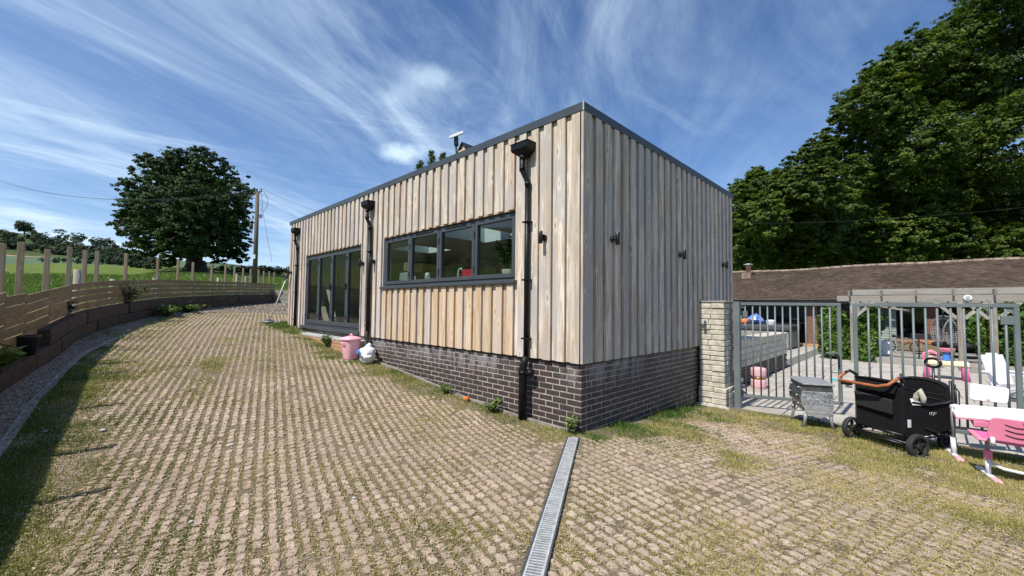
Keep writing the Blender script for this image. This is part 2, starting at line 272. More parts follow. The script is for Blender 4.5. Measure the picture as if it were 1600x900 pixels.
def add_paver_bump():
    for k, s, d in (('paver', 90, 0.004), ('gravel', 120, 0.003), ('roof_tile', 30, 0.01)):
        mt = M[k]; t = mt.node_tree; b = [n for n in t.nodes if n.type == 'BSDF_PRINCIPLED'][0]; v = coords(t, False); n = noise(t, v, s, 5, 0.6)
        bump(t, n, b, 0.6, d); src = b.inputs['Base Color'].links[0].from_socket
        L(t, mixc(t, ramp(t, n, 0.35, 0.7, 0, 0.5), src, (0.16, 0.12, 0.09)), b.inputs['Base Color'])
add_paver_bump()
def glass_mat():
    mt = bpy.data.materials.new('window_glass'); mt.use_nodes = True; t = mt.node_tree; t.nodes.clear()
    o = N(t, 'ShaderNodeOutputMaterial'); fr = N(t, 'ShaderNodeFresnel', i_IOR=1.75); tr = N(t, 'ShaderNodeBsdfTransparent', i_0=(0.80, 0.86, 0.84, 1)); gl = N(t, 'ShaderNodeBsdfGlossy', i_Roughness=0.0)
    ms = N(t, 'ShaderNodeMixShader'); gm = N(t, 'ShaderNodeNewGeometry'); L(t, MATH(t, 'MULTIPLY', fr.outputs[0], MATH(t, 'SUBTRACT', 1.0, gm.outputs['Backfacing'])), ms.inputs[0]); L(t, tr.outputs[0], ms.inputs[1]); L(t, gl.outputs[0], ms.inputs[2]); L(t, ms.outputs[0], o.inputs[0]); return mt
M['glass'] = glass_mat()
def ground_mat(name, cols, s1, s2, bs=0.4):
    mt, t, b = new_mat(name); v = coords(t, False); n = noise(t, v, s1, 6, 0.6); n2 = noise(t, v, s2, 6, 0.7); n3 = noise(t, v, s2*7, 3)
    c = mixc(t, ramp(t, n, 0.35, 0.65), cols[0], cols[1]); c = mixc(t, ramp(t, n2, 0.45, 0.75, 0, 0.7), c, cols[2]); L(t, c, b.inputs['Base Color'])
    b.inputs['Roughness'].default_value = 0.95; b.inputs['Specular IOR Level'].default_value = 0.1; bump(t, MATH(t, 'ADD', n2, n3), b, bs, 0.03); return mt
M['yard_soil'] = ground_mat('yard_soil', ((0.26, 0.205, 0.135), (0.33, 0.265, 0.18), (0.14, 0.125, 0.06)), 1.3, 22, 0.8)
M['field'] = ground_mat('meadow', ((0.10, 0.145, 0.028), (0.145, 0.185, 0.040), (0.075, 0.11, 0.024)), 0.35, 1.6, 1.0)
M['crop'] = ground_mat('young_crop', ((0.085, 0.135, 0.075), (0.11, 0.16, 0.085), (0.07, 0.12, 0.06)), 0.05, 0.6, 0.5)
M['plough'] = ground_mat('bare_soil_field', ((0.36, 0.22, 0.15), (0.42, 0.27, 0.19), (0.30, 0.19, 0.13)), 0.05, 0.5)
M['hill'] = ground_mat('hill_grass', ((0.065, 0.09, 0.03), (0.10, 0.12, 0.045), (0.04, 0.06, 0.02)), 0.03, 0.15, 0.5)

# ------------------------------------------------------------------ object helpers
def props(o, label=None, cat=None, group=None, kind=None):
    if label: o['label'] = label
    if cat: o['category'] = cat
    if group: o['group'] = group
    if kind: o['kind'] = kind
    return o
def root(name, loc, label, cat, group=None):
    o = bpy.data.objects.new(name, None); o.empty_display_size = 0.1; COL.objects.link(o); o.location = tuple(float(v) for v in loc)
    return props(o, label, cat, group)
def origin_of(o):
    v = Vector((0, 0, 0))
    while o is not None: v += o.location; o = o.parent
    return v
def link(name, me, parent=None):
    o = bpy.data.objects.new(name, me); COL.objects.link(o)
    if parent is not None: o.parent = parent
    return o
class MB:
    def __init__(s): s.v = []; s.f = []; s.mi = []; s.sm = []
    def add(s, vs, fs, mi=0, smooth=False):
        k = len(s.v); s.v += [tuple(float(c) for c in p) for p in vs]; s.f += [tuple(i+k for i in f) for f in fs]; s.mi += [mi]*len(fs); s.sm += [smooth]*len(fs); return s
    def box(s, x0, x1, y0, y1, z0, z1, mi=0):
        return s.hexa([(x0, y0, z0), (x1, y0, z0), (x1, y1, z0), (x0, y1, z0), (x0, y0, z1), (x1, y0, z1), (x1, y1, z1), (x0, y1, z1)], mi)
    def hexa(s, p, mi=0): return s.add(p, [(0, 3, 2, 1), (4, 5, 6, 7), (0, 1, 5, 4), (1, 2, 6, 5), (2, 3, 7, 6), (3, 0, 4, 7)], mi)
    def obox(s, c, ax, ay, az, hx, hy, hz, mi=0):
        c, ax, ay, az = (np.array(q, float) for q in (c, ax, ay, az)); p = []
        for sz in (-1, 1):
            for sx, sy in ((-1, -1), (1, -1), (1, 1), (-1, 1)): p.append(c+ax*hx*sx+ay*hy*sy+az*hz*sz)
        return s.hexa(p, mi)
    def bar(s, p0, p1, w, h, up=(0, 0, 1), mi=0):
        p0, p1 = np.array(p0, float), np.array(p1, float); d = p1-p0; ln = np.linalg.norm(d); d /= ln; u = np.array(up, float)
        if abs(d@u) > 0.99: u = np.array((1.0, 0, 0))
        sd_ = np.cross(d, u); sd_ /= np.linalg.norm(sd_); u = np.cross(sd_, d); return s.obox((p0+p1)/2, d, sd_, u, ln/2, w/2, h/2, mi)
    def tube(s, pts, r, n=8, mi=0, cap=True, smooth=True):
        pts = [np.array(p, float) for p in pts]; rs = r if hasattr(r, '__len__') else [r]*len(pts); vs = []; fs = []; pu = None
        for i, p in enumerate(pts):
            d = pts[min(i+1, len(pts)-1)]-pts[max(i-1, 0)]; d = d/(np.linalg.norm(d)+1e-12)
            if pu is None:
                pu = np.array((0, 0, 1.0)) if abs(d[2]) < 0.9 else np.array((1.0, 0, 0))
            a = np.cross(d, pu); a /= np.linalg.norm(a)+1e-12; b = np.cross(a, d); pu = b
            for k in range(n): t = 2*math.pi*k/n; vs.append(p+(a*math.cos(t)+b*math.sin(t))*rs[i])
        for i in range(len(pts)-1):
            for k in range(n): k2 = (k+1) % n; fs.append((i*n+k, i*n+k2, (i+1)*n+k2, (i+1)*n+k))
        s.add(vs, fs, mi, smooth)
        if cap: b0 = len(s.v)-len(vs); s.f += [tuple(b0+k for k in range(n))[::-1], tuple(b0+(len(pts)-1)*n+k for k in range(n))]; s.mi += [mi, mi]; s.sm += [False, False]
        return s
    def lathe(s, prof, c=(0, 0, 0), n=20, mi=0, smooth=True, sq=1.0, sx=1.0, sy=1.0, rot=0.0):
        vs = []; fs = []
        for r, z in prof:
            for k in range(n):
                t = 2*math.pi*k/n; cx, sy_ = math.cos(t), math.sin(t)
                if sq != 1.0: cx = math.copysign(abs(cx)**sq, cx); sy_ = math.copysign(abs(sy_)**sq, sy_)
                x, y = r*cx*sx, r*sy_*sy; vs.append((c[0]+x*math.cos(rot)-y*math.sin(rot), c[1]+x*math.sin(rot)+y*math.cos(rot), c[2]+z))
        for i in range(len(prof)-1):
            for k in range(n): k2 = (k+1) % n; fs.append((i*n+k, i*n+k2, (i+1)*n+k2, (i+1)*n+k))
        s.add(vs, fs, mi, smooth); b0 = len(s.v)-len(vs)
        s.f += [tuple(b0+k for k in range(n))[::-1], tuple(b0+(len(prof)-1)*n+k for k in range(n))]; s.mi += [mi, mi]; s.sm += [False, False]; return s
    def prism(s, poly, thick, o, ax, ay, mi=0):
        """outline poly in the (ax, ay) plane at o, given real thickness along ax x ay"""
        o, ax, ay = (np.array(q, float) for q in (o, ax, ay)); nz = np.cross(ax, ay); n = len(poly)
        vs = [o+ax*x+ay*y-nz*thick/2 for x, y in poly]+[o+ax*x+ay*y+nz*thick/2 for x, y in poly]
        fs = [tuple(range(n))[::-1], tuple(range(n, 2*n))]+[(i, (i+1) % n, n+(i+1) % n, n+i) for i in range(n)]
        return s.add(vs, fs, mi)
    def build(s, name, mats, parent=None, bevel=0.0, seg=1):
        o0 = origin_of(parent) if parent is not None else Vector((0, 0, 0))
        me = bpy.data.meshes.new(name); me.from_pydata([(x-o0.x, y-o0.y, z-o0.z) for x, y, z in s.v], [], s.f)
        for mt in (mats if isinstance(mats, (list, tuple)) else [mats]): me.materials.append(mt)
        me.polygons.foreach_set('material_index', s.mi); me.polygons.foreach_set('use_smooth', s.sm); me.update()
        o = link(name, me, parent)
        if bevel: md = o.modifiers.new('bevel', 'BEVEL'); md.width = bevel; md.segments = seg; md.limit_method = 'ANGLE'; md.angle_limit = R_(35)
        return o
def np_mesh(name, V, F, mat, parent=None, tone=None, smooth=False, mi=None):
    """V (n,3) F (m,k) arrays, one face size"""
    o0 = np.array(origin_of(parent)) if parent is not None else np.zeros(3)
    me = bpy.data.meshes.new(name); V = (V-o0).astype(np.float32); F = F.astype(np.int32); k = F.shape[1]
    me.vertices.add(len(V)); me.vertices.foreach_set('co', V.ravel()); me.loops.add(F.size); me.loops.foreach_set('vertex_index', F.ravel())
    me.polygons.add(len(F)); me.polygons.foreach_set('loop_start', np.arange(0, F.size, k, dtype=np.int32)); me.polygons.foreach_set('loop_total', np.full(len(F), k, dtype=np.int32))
    for mt in (mat if isinstance(mat, (list, tuple)) else [mat]): me.materials.append(mt)
    if mi is not None: me.polygons.foreach_set('material_index', mi.astype(np.int32))
    me.polygons.foreach_set('use_smooth', np.full(len(F), smooth)); me.update(calc_edges=True)
    if tone is not None: a = me.attributes.new('tone', 'FLOAT', 'FACE'); a.data.foreach_set('value', np.clip(tone, 0, 1).astype(np.float32))
    me.validate(); return link(name, me, parent)
def dup(o, loc, label=None, rotz=None, group=None):
    r = o.copy(); COL.objects.link(r); r.location = tuple(float(v) for v in loc)
    if rotz is not None: r.rotation_euler = (0, 0, rotz)
    if label: r['label'] = label
    if group: r['group'] = group
    for ch in o.children:
        c = ch.copy(); COL.objects.link(c); c.parent = r
        for gch in ch.children: d = gch.copy(); COL.objects.link(d); d.parent = c
    return r
def vnoise(x, y, s, seed=0):
    """smooth value noise on arrays"""
    x = np.asarray(x)*s+seed*13.7; y = np.asarray(y)*s+seed*7.3; xi = np.floor(x).astype(int); yi = np.floor(y).astype(int); fx = x-xi; fy = y-yi; fx = fx*fx*(3-2*fx); fy = fy*fy*(3-2*fy)
    h = lambda a, b: (np.sin(a*127.1+b*311.7+seed*74.7)*43758.5453) % 1.0
    return (h(xi, yi)*(1-fx)+h(xi+1, yi)*fx)*(1-fy)+(h(xi, yi+1)*(1-fx)+h(xi+1, yi+1)*fx)*fy

# ------------------------------------------------------------------ ground shape
GX = np.array([-60, -30, -20, -14, -10.5, -9.66, -8.67, -7.38, -5.97, -4.8, -3.84, -3.0, -2.0, -1.0, 0, 60.])
GZ = np.array([2.9, 1.78, 1.40, 1.12, .86, .79, .70, .567, .425, .32, .24, .16, .06, .01, 0, 0])
def yard_z(x, y):
    x = np.asarray(x, float); y = np.asarray(y, float)
    return np.interp(x, GX, GZ) - 0.062*np.clip(y, 0, 3.9)*np.clip(x+1.0, 0, 1)
def g(x, y): return float(yard_z(x, y))
SL = np.array([(9, -5.4), (3, -5.35), (0, -5.3), (-3, -5.15), (-5.2, -4.93), (-6.3, -4.75), (-7.05, -4.6), (-8.9, -4.38), (-10.4, -4.02), (-11.75, -3.57), (-13.7, -2.74), (-16.1, -1.65), (-18.4, -.26), (-20.2, 0.95), (-22.5, 2.35), (-24.6, 3.6)])
_t = np.gradient(SL, axis=0); _n = np.stack([_t[:, 1], -_t[:, 0]], 1); _n /= np.linalg.norm(_n, axis=1)[:, None]; _n = np.where(_n[:, 1:2] > 0, -_n, _n)
def offset_line(d): return SL+_n*d
def line_y(x, line=SL): return np.interp(np.asarray(x), line[::-1, 0], line[::-1, 1])
KERB = np.array([(6, -4.9), (1, -4.85), (-1.5, -4.75), (-2.9, -4.68), (-3.45, -4.64), (-4.6, -4.59), (-5.34, -4.5), (-6.39, -4.40), (-7.39, -4.27), (-8.3, -4.02), (-9.14, -3.76), (-10.96, -3.21), (-12.9, -2.52), (-14.2, -1.8), (-14.9, -1.0), (-15.0, 0.5)])
def kerb_y(x): return np.interp(np.asarray(x), KERB[::-1, 0], KERB[::-1, 1])
# yard soil sheet
nx, ny = 170, 60; xs = np.linspace(-26, 9, nx); V = []; 
for i, x in enumerate(xs):
    y0 = float(line_y(x)); y1 = 3.9 if x > -1 else 6.0
    ys = np.linspace(y0-0.02, y1, ny); V.append(np.stack([np.full(ny, x), ys, yard_z(x, ys)], 1))
V = np.concatenate(V); ii, jj = np.meshgrid(np.arange(nx-1), np.arange(ny-1), indexing='ij'); a = (ii*ny+jj).ravel(); Fq = np.stack([a, a+ny, a+ny+1, a+1], 1)
props(np_mesh('yard_ground', V, Fq, M['yard_soil'], smooth=True), 'dry sandy soil of the yard under the grass pavers', None, None, 'structure')
# patio base
mb = MB(); mb.box(-14, 16, 3.905, 21.0, -0.60, -0.262); props(mb.build('patio_bed', M['patio_joint']), 'dark joint bed under the patio slabs', None, None, 'structure')
# fields and hills: rings round the camera
TAB = [(-205, [4, 12, 30, 60, 110, 200, 400, 900], [-.1, .2, 1.2, 3.5, 9, 22, 70, 80]),
       (-120, [4, 10, 22, 50, 100, 200, 430, 900], [.1, .45, 1.5, 4.2, 10, 26, 84, 90]),
       (-96.0, [6, 13, 19, 40, 72, 144, 256, 288, 528, 900], [.2, .75, 1.25, 2.3, 4.3, 9.4, 19.9, 23.5, 57.5, 60]),
       (-89, [6, 13, 19, 36, 68, 130, 236, 266, 480, 900], [.2, .75, 1.35, 2.2, 4.6, 9.4, 18.6, 22.2, 44, 46]),
       (-82.5, [6, 13, 17, 33, 64, 118, 210, 240, 430, 900], [.2, .75, 1.4, 2.0, 5.3, 9.5, 17.2, 20.3, 34, 34]),
       (-75, [6, 13, 30, 60, 104, 186, 382, 900], [.2, .8, 1.8, 4.9, 8.1, 13.6, 27, 42]),
       (-60, [6, 13, 30, 60, 104, 186, 382, 900], [.2, .8, 1.8, 4.2, 7, 12, 25, 40]),
       (-40, [6, 25, 60, 120, 400, 900], [-.7, -.6, 0, 2, 14, 30]), (20, [6, 25, 60, 120, 400, 900], [-.7, -.6, .5, 3, 24, 40]),
       (90, [6, 25, 60, 120, 400, 900], [-.7, -.6, 0.5, 3, 18, 30]), (155, [4, 12, 30, 60, 110, 200, 400, 900], [-.1, .2, 1.2, 3.5, 9, 22, 70, 80])]
def terrain_z(x, y):
    x = np.asarray(x, float); y = np.asarray(y, float); dx, dy = x-CAM[0], y-CAM[1]; r = np.hypot(dx, dy); az = np.degrees(np.arctan2(dx, dy)); az = np.where(az > 155, az-360, az)
    lr = np.log(np.maximum(r, 1)); zs = np.stack([np.interp(lr, np.log(T[1]), T[2]) for T in TAB]); A = np.array([T[0] for T in TAB]); 
    k = np.clip(np.searchsorted(A, az, side='right')-1, 0, len(A)-2); f = np.clip((az-A[k])/(A[k+1]-A[k]), 0, 1); f = f*f*(3-2*f)
    kk = np.indices(k.shape); z = np.take_along_axis(zs, k[None], 0)[0]*(1-f)+np.take_along_axis(zs, (k+1)[None], 0)[0]*f
    rise = np.clip((r-60)/300, 0, 1); z = z+rise*(vnoise(x, y, 0.012, 3)-0.5)*6
    fl = offset_line(0.02); inside = (y > line_y(x, fl)) & (x > -24.7) & (y < 30); east = (x > -14) & (y > -5.35) & (y < 40) & (x < 40)
    return np.where(inside | east, np.minimum(z, yard_z(x, np.minimum(y, 3.9))-0.55), z)
na, nr = 720, 150; rr = np.exp(np.linspace(math.log(4.0), math.log(900), nr)); aa = np.radians(np.linspace(-205, 155, na, endpoint=False))
RR, AA = np.meshgrid(rr, aa, indexing='ij'); TX = CAM[0]+RR*np.sin(AA); TY = CAM[1]+RR*np.cos(AA); TZ = terrain_z(TX, TY)
V = np.stack([TX.ravel(), TY.ravel(), TZ.ravel()], 1); ii, jj = np.meshgrid(np.arange(nr-1), np.arange(na), indexing='ij'); jn = (jj+1) % na
Fq = np.stack([ii*na+jj, ii*na+jn, (ii+1)*na+jn, (ii+1)*na+jj], -1).reshape(-1, 4); rc = rr[ii].ravel(); ac = np.degrees(aa[jj]).ravel()
band = np.interp(ac, [-205, -120, -96, -89, -82.5, -75, -60], [120, 110, 140, 126, 112, 100, 100])
zone = np.where(rc < band*1.0, 0, np.where((rc < band*1.76) & (ac < -79) & (ac > -112), 1, np.where((rc < band*2.0) & (ac < -84) & (ac > -112), 2, 3)))
zone = np.where((ac > -60), np.where(rc < 60, 0, 3), zone)
for zi, (nm, mk, lb) in enumerate((('field', 'field', 'bright green grass meadow rising beyond the fence'), ('crop_field', 'crop', 'blue green young crop field beyond the meadow'), ('ploughed_field', 'plough', 'strip of bare reddish soil at the foot of the hill'), ('hill', 'hill', 'rough grass hillside under the skyline trees'))):
    sel = Fq[zone == zi]; us, inv = np.unique(sel, return_inverse=True); props(np_mesh(nm, V[us], inv.reshape(-1, 4), M[mk], smooth=True), lb, None, None, 'structure')

# ------------------------------------------------------------------ grass paver yard
RA = np.array([-0.97, 0.247]); RA /= np.linalg.norm(RA); RB = np.array([-RA[1], RA[0]])*-1
PA, PB = 0.097, 0.0885
ia, ib = np.meshgrid(np.arange(-90, 230), np.arange(-75, 90), indexing='ij'); ia = ia.ravel(); ib = ib.ravel()
B0 = float(np.dot((-3.0, -2.9), RB))
def fan(a): return 1+0.030*np.clip(a-0.5, 0, 9)   # the units were laid slightly open towards the far end
_a = ia*PA; _b = B0+(ib*PB-B0)*fan(_a); px_ = _a*RA[0]+_b*RB[0]; py_ = _a*RA[1]+_b*RB[1]
def in_yard(x, y, mwall=0.14, mgrav=0.05):
    dep = (x-CAM[0])*FWD[0]+(y-CAM[1])*FWD[1]; lat = (x-CAM[0])*RGT[0]+(y-CAM[1])*RGT[1]
    ok = (dep > 0.9) & (np.abs(lat) < dep*1.36+0.5) & (y > kerb_y(x)+mgrav) & (x > -15.2+0.6*np.sin(y*2))
    wall = np.where(x < -10.75, 0.9, np.where(x < 0.02, -mwall, np.where(x < 0.30, 9, 9)))
    ok &= (x > 0.12) | (y < wall)
    ok &= (y < 3.55+np.clip(x-0.6, 0, 9)*0.0) & ~((x > 0.02) & (x < 0.25+mwall*0.6) & (y > -0.05))
    return ok
DR0, DR1 = np.array([0.055, -0.235]), np.array([2.25, -3.86]); DRD = (DR1-DR0)/np.linalg.norm(DR1-DR0); DRN = np.array([-DRD[1], DRD[0]])
def drain_dist(x, y): 
    t = (x-DR0[0])*DRD[0]+(y-DR0[1])*DRD[1]; n = np.abs((x-DR0[0])*DRN[0]+(y-DR0[1])*DRN[1]); return np.where((t > -0.02), n, 9.0)
keep = in_yard(px_, py_) & (drain_dist(px_, py_) > 0.10); px_, py_, ia, ib = px_[keep], py_[keep], ia[keep], ib[keep]
# how far grass and turf have swallowed the pavers
def overgrown(x, y):
    v = 0.40*vnoise(x, y, 0.8, 1)+0.40*vnoise(x, y, 2.3, 2)+0.15*vnoise(x, y, 6.0, 5)
    wall = np.where(x < 0.05, np.exp(-np.clip(-y-0.10, 0, 9)/0.50)*np.clip((x+11.5)/1.0, 0, 1), 0)
    side = np.where(x > 0.0, np.exp(-np.clip(x-0.15, 0, 9)/0.55)*np.clip(y+0.5, 0, 1), 0)
    gate = np.exp(-np.clip(3.4-y, 0, 9)/0.9)*(x > 0.2)
    left = np.exp(-(np.clip(y-kerb_y(x), 0, 9)/0.62)**1.5)*np.clip((x+9.5)/5, 0.25, 1)
    yy_ = y+2.75+0.255*(x+5.5); far = np.exp(-((x+5.5)**2/5.0+yy_**2/0.05))*0.55
    right = np.clip((x-0.3-0.25*(y+2))/1.2, 0, 1)*0.30
    return v*0.95+1.0*wall+0.95*side+0.75*gate+1.05*left+far+right
og = overgrown(px_, py_)
sel = (og < 0.86) & (RNG.uniform(0, 1, len(og)) > 0.05); px_, py_, og, ia, ib = px_[sel], py_[sel], og[sel], ia[sel], ib[sel]
dist = np.hypot(px_-CAM[0], py_-CAM[1]); n = len(px_)
pz_ = yard_z(px_, py_)
def lump_template(seed, fine):
    r = random.Random(seed); k = 11 if fine else 8; vs = [(0, 0, 0.013)]
    rings = ((0.50, 0.0125), (0.84, 0.0105), (1.08, -0.012)) if fine else ((0.74, 0.0115), (1.08, -0.012))
    ph = [r.uniform(0.80, 1.16) for _ in range(k)]; tl = (r.uniform(-.06, .06), r.uniform(-.06, .06))
    for s, z in rings:
        for i in range(k):
            t = 2*math.pi*i/k; c, s_ = math.cos(t), math.sin(t); c = math.copysign(abs(c)**0.55, c); s_ = math.copysign(abs(s_)**0.55, s_)
            x = c*0.0475*s*ph[i]+r.uniform(-1, 1)*0.003; y = s_*0.0315*s*ph[i]+r.uniform(-1, 1)*0.003
            vs.append((x, y, z+(r.uniform(-1, 1)*0.0028 if z > 0 else 0)+x*tl[0]+y*tl[1]))
    fs = [(0, 1+i, 1+(i+1) % k) for i in range(k)]
    for q in range(len(rings)-1):
        for i in range(k): a, b = 1+q*k+i, 1+q*k+(i+1) % k; fs += [(a, a+k, b+k), (a, b+k, b)]
    return np.array(vs), np.array(fs)
order = np.argsort(dist); near = order[:300]; rest = order[300:]
yard = root('grass_pavers', (0, 0, 0), 'grid of worn pinkish concrete grass pavers covering the sloping yard', 'paving')
tmpl = []
for s_ in range(10):
    v_, f_ = lump_template(s_, True); me = bpy.data.meshes.new('paving_stone'); me.from_pydata(v_.tolist(), [], f_.tolist()); me.materials.append(M['paver'])
    at_ = me.attributes.new('tone', 'FLOAT', 'FACE'); at_.data.foreach_set('value', np.full(len(f_), 0.25+0.06*s_, dtype=np.float32)); me.update(); tmpl.append(me)
ang = math.atan2(RA[1], RA[0])
for q in near:
    o = link('paving_stone', tmpl[random.randrange(10)], yard); x, y = px_[q]+random.uniform(-.004, .004), py_[q]+random.uniform(-.004, .004)
    o.location = (x, y, g(x, y)-0.001-0.02*max(0, og[q]-0.5)+random.uniform(-.003, .003)); o.rotation_euler = (random.uniform(-.06, .06), random.uniform(-.06, .06), ang+random.uniform(-.08, .08)); s = random.uniform(0.92, 1.08); o.scale = (s, s, 1)
Vs, Fs, Ts = [], [], []; off = 0
tm = [lump_template(100+s_, s_ < 8) for s_ in range(16)]; grp = RNG.integers(0, 8, len(rest))+np.where(dist[rest] < 7.5, 0, 8); ca, sa = math.cos(ang), math.sin(ang)
for k in range(16):
    idx = rest[grp == k]; v_, f_ = tm[k]; m_ = len(idx); th = ang+RNG.uniform(-.09, .09, m_); c_, s_ = np.cos(th)[:, None], np.sin(th)[:, None]; sc = RNG.uniform(.86, 1.10, m_)[:, None]
    x = v_[None, :, 0]*sc; y = v_[None, :, 1]*sc; jx = RNG.uniform(-.004, .004, (m_, 1)); jy = RNG.uniform(-.004, .004, (m_, 1))
    tx = RNG.uniform(-.08, .08, (m_, 1)); W = np.stack([x*c_-y*s_+px_[idx][:, None]+jx, x*s_+y*c_+py_[idx][:, None]+jy, v_[None, :, 2]+x*tx+(pz_[idx]-0.002-0.02*np.clip(og[idx]-0.55, 0, 1)+RNG.uniform(-.003, .003, m_))[:, None]], -1).reshape(-1, 3)
    Fk = (f_[None]+(np.arange(m_)*len(v_))[:, None, None]).reshape(-1, 3)+off; off += len(W); Vs.append(W); Fs.append(Fk)
    Ts.append(np.repeat(np.clip(0.5+0.45*(vnoise(px_[idx], py_[idx], 1.1, 8)-.5)+RNG.normal(0, .16, m_), 0, 1), len(f_)))
props(np_mesh('paving_stones', np.concatenate(Vs), np.concatenate(Fs), M['paver'], yard, np.concatenate(Ts), False), kind='stuff')

def blades(name, x, y, z, h, w, tone, mat, label, parent=None, lean=0.5):
    n = len(x); th = RNG.uniform(0, 2*math.pi, n); dx, dy = np.cos(th)*w/2, np.sin(th)*w/2; lt = RNG.uniform(0, 2*math.pi, n); ll = h*lean*RNG.uniform(0.2, 1.3, n)
    V = np.empty((n, 3, 3)); V[:, 0] = np.stack([x-dx, y-dy, z-0.004], 1); V[:, 1] = np.stack([x+dx, y+dy, z-0.004], 1); V[:, 2] = np.stack([x+np.cos(lt)*ll, y+np.sin(lt)*ll, z+h], 1)
    o = np_mesh(name, V.reshape(-1, 3), np.arange(3*n).reshape(-1, 3), mat, parent, tone); return props(o, label, 'grass', None, 'stuff')
def grass_field(n, seed):
    rg = np.random.default_rng(seed); dep = rg.uniform(0, 1, n)**1.0
    D = 1.2*np.exp(dep*math.log(16/1.2)); lat = rg.uniform(-1.32, 1.32, n)*D
    f2 = FWD[:2]/np.linalg.norm(FWD[:2]); r2 = RGT[:2]/np.linalg.norm(RGT[:2]); x = CAM[0]+D*f2[0]+lat*r2[0]; y = CAM[1]+D*f2[1]+lat*r2[1]
    ok = in_yard(x, y, 0.05, -0.03) & (drain_dist(x, y) > 0.085); x, y = x[ok], y[ok]
    o = overgrown(x, y); a = (x*RA[0]+y*RA[1])/PA; b = (B0+((x*RB[0]+y*RB[1])-B0)/fan(a*PA))/PB; fb = np.abs(b-np.round(b)); fa = np.abs(a-np.round(a)); cell = (fb > 0.30) | (fa > 0.45)
    pr = np.clip((o-0.10)*2.1, 0.05, 1)*np.where(cell, 1.0, np.clip((o-0.62)*2.6, 0.0, 1)); pr *= np.clip(0.35+1.2*vnoise(x, y, 9, 4), 0, 1)
    pr *= np.clip(vnoise(x, y, 3.1, 14)*2.2-.25, .12, 1.3); k = rg.uniform(0, 1, len(x)) < pr; return x[k], y[k], o[k]
x, y, o = grass_field(900000, 21)
D = np.hypot(x-CAM[0], y-CAM[1]); h = (0.007+0.024*np.clip(o-0.35, 0, 1)+RNG.uniform(0, .012, len(x)))*np.clip(0.8+D*.03, .8, 1.3)
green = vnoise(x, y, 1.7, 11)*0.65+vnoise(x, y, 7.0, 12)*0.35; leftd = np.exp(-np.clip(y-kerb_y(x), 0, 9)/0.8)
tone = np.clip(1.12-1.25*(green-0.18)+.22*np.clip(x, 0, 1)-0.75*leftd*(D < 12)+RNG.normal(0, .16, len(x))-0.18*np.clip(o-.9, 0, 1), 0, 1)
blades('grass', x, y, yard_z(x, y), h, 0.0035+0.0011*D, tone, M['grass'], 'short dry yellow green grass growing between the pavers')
x, y, o = grass_field(260000, 77); k = RNG.uniform(0, 1, len(x)) < .7; x, y = x[k], y[k]; n_ = 90000
dep = RNG.uniform(0, 1, n_); D = 1.2*np.exp(dep*math.log(9/1.2)); lat = RNG.uniform(-1.32, 1.32, n_)*D; f2 = FWD[:2]/np.linalg.norm(FWD[:2]); r2 = RGT[:2]/np.linalg.norm(RGT[:2])
x = np.concatenate([x, CAM[0]+D*f2[0]+lat*r2[0]]); y = np.concatenate([y, CAM[1]+D*f2[1]+lat*r2[1]]); k = in_yard(x, y, .05, 0) & (drain_dist(x, y) > .08); x, y = x[k], y[k]; n_ = len(x); D = np.hypot(x-CAM[0], y-CAM[1])
th = RNG.uniform(0, 6.28, n_); Lc = RNG.uniform(.006, .020, n_); wc = .0016+.0005*D; z = yard_z(x, y)+RNG.uniform(.004, .016, n_); c, s_ = np.cos(th), np.sin(th)
V = np.stack([np.stack([x+c*Lc, y+s_*Lc, z+RNG.uniform(-.004, .004, n_)], 1), np.stack([x-c*Lc-s_*wc, y-s_*Lc+c*wc, z], 1), np.stack([x-c*Lc+s_*wc, y-s_*Lc-c*wc, z+RNG.uniform(-.003, .003, n_)], 1)], 1).reshape(-1, 3)
props(np_mesh('dry_clippings', V, np.arange(3*n_).reshape(-1, 3), M['straw'], None, RNG.uniform(0, 1, n_)), 'dry straw and dusty clippings scattered over the pavers', None, None, 'stuff')
# taller green growth along the walls and under the fence
def tall(n, pts, spread, hmin, hmax, seed, tone0=0.25):
    rg = np.random.default_rng(seed); pts = np.array(pts, float); seg = rg.integers(0, len(pts)-1, n); t = rg.uniform(0, 1, n)[:, None]; P = pts[seg]*(1-t)+pts[seg+1]*t
    P = P+np.stack([rg.normal(0, 1, n)*spread, rg.normal(0, 1, n)*spread], 1); cl = vnoise(P[:, 0], P[:, 1], 3.5, seed); k = rg.uniform(0, 1, n) < np.clip((cl-0.25)*2.2, 0.03, 1); P, cl = P[k], cl[k]
    k = ~((P[:, 0] < 0.0) & (P[:, 0] > -10.7) & (P[:, 1] > -0.03)) & (drain_dist(P[:, 0], P[:, 1]) > 0.08); P, cl = P[k], cl[k]
    return P[:, 0], P[:, 1], rg.uniform(hmin*.6, hmax, len(P))*(0.15+cl)*.62, np.clip(tone0+.12+rg.normal(0, .22, len(P))+0.5*(0.5-cl), 0, 1)
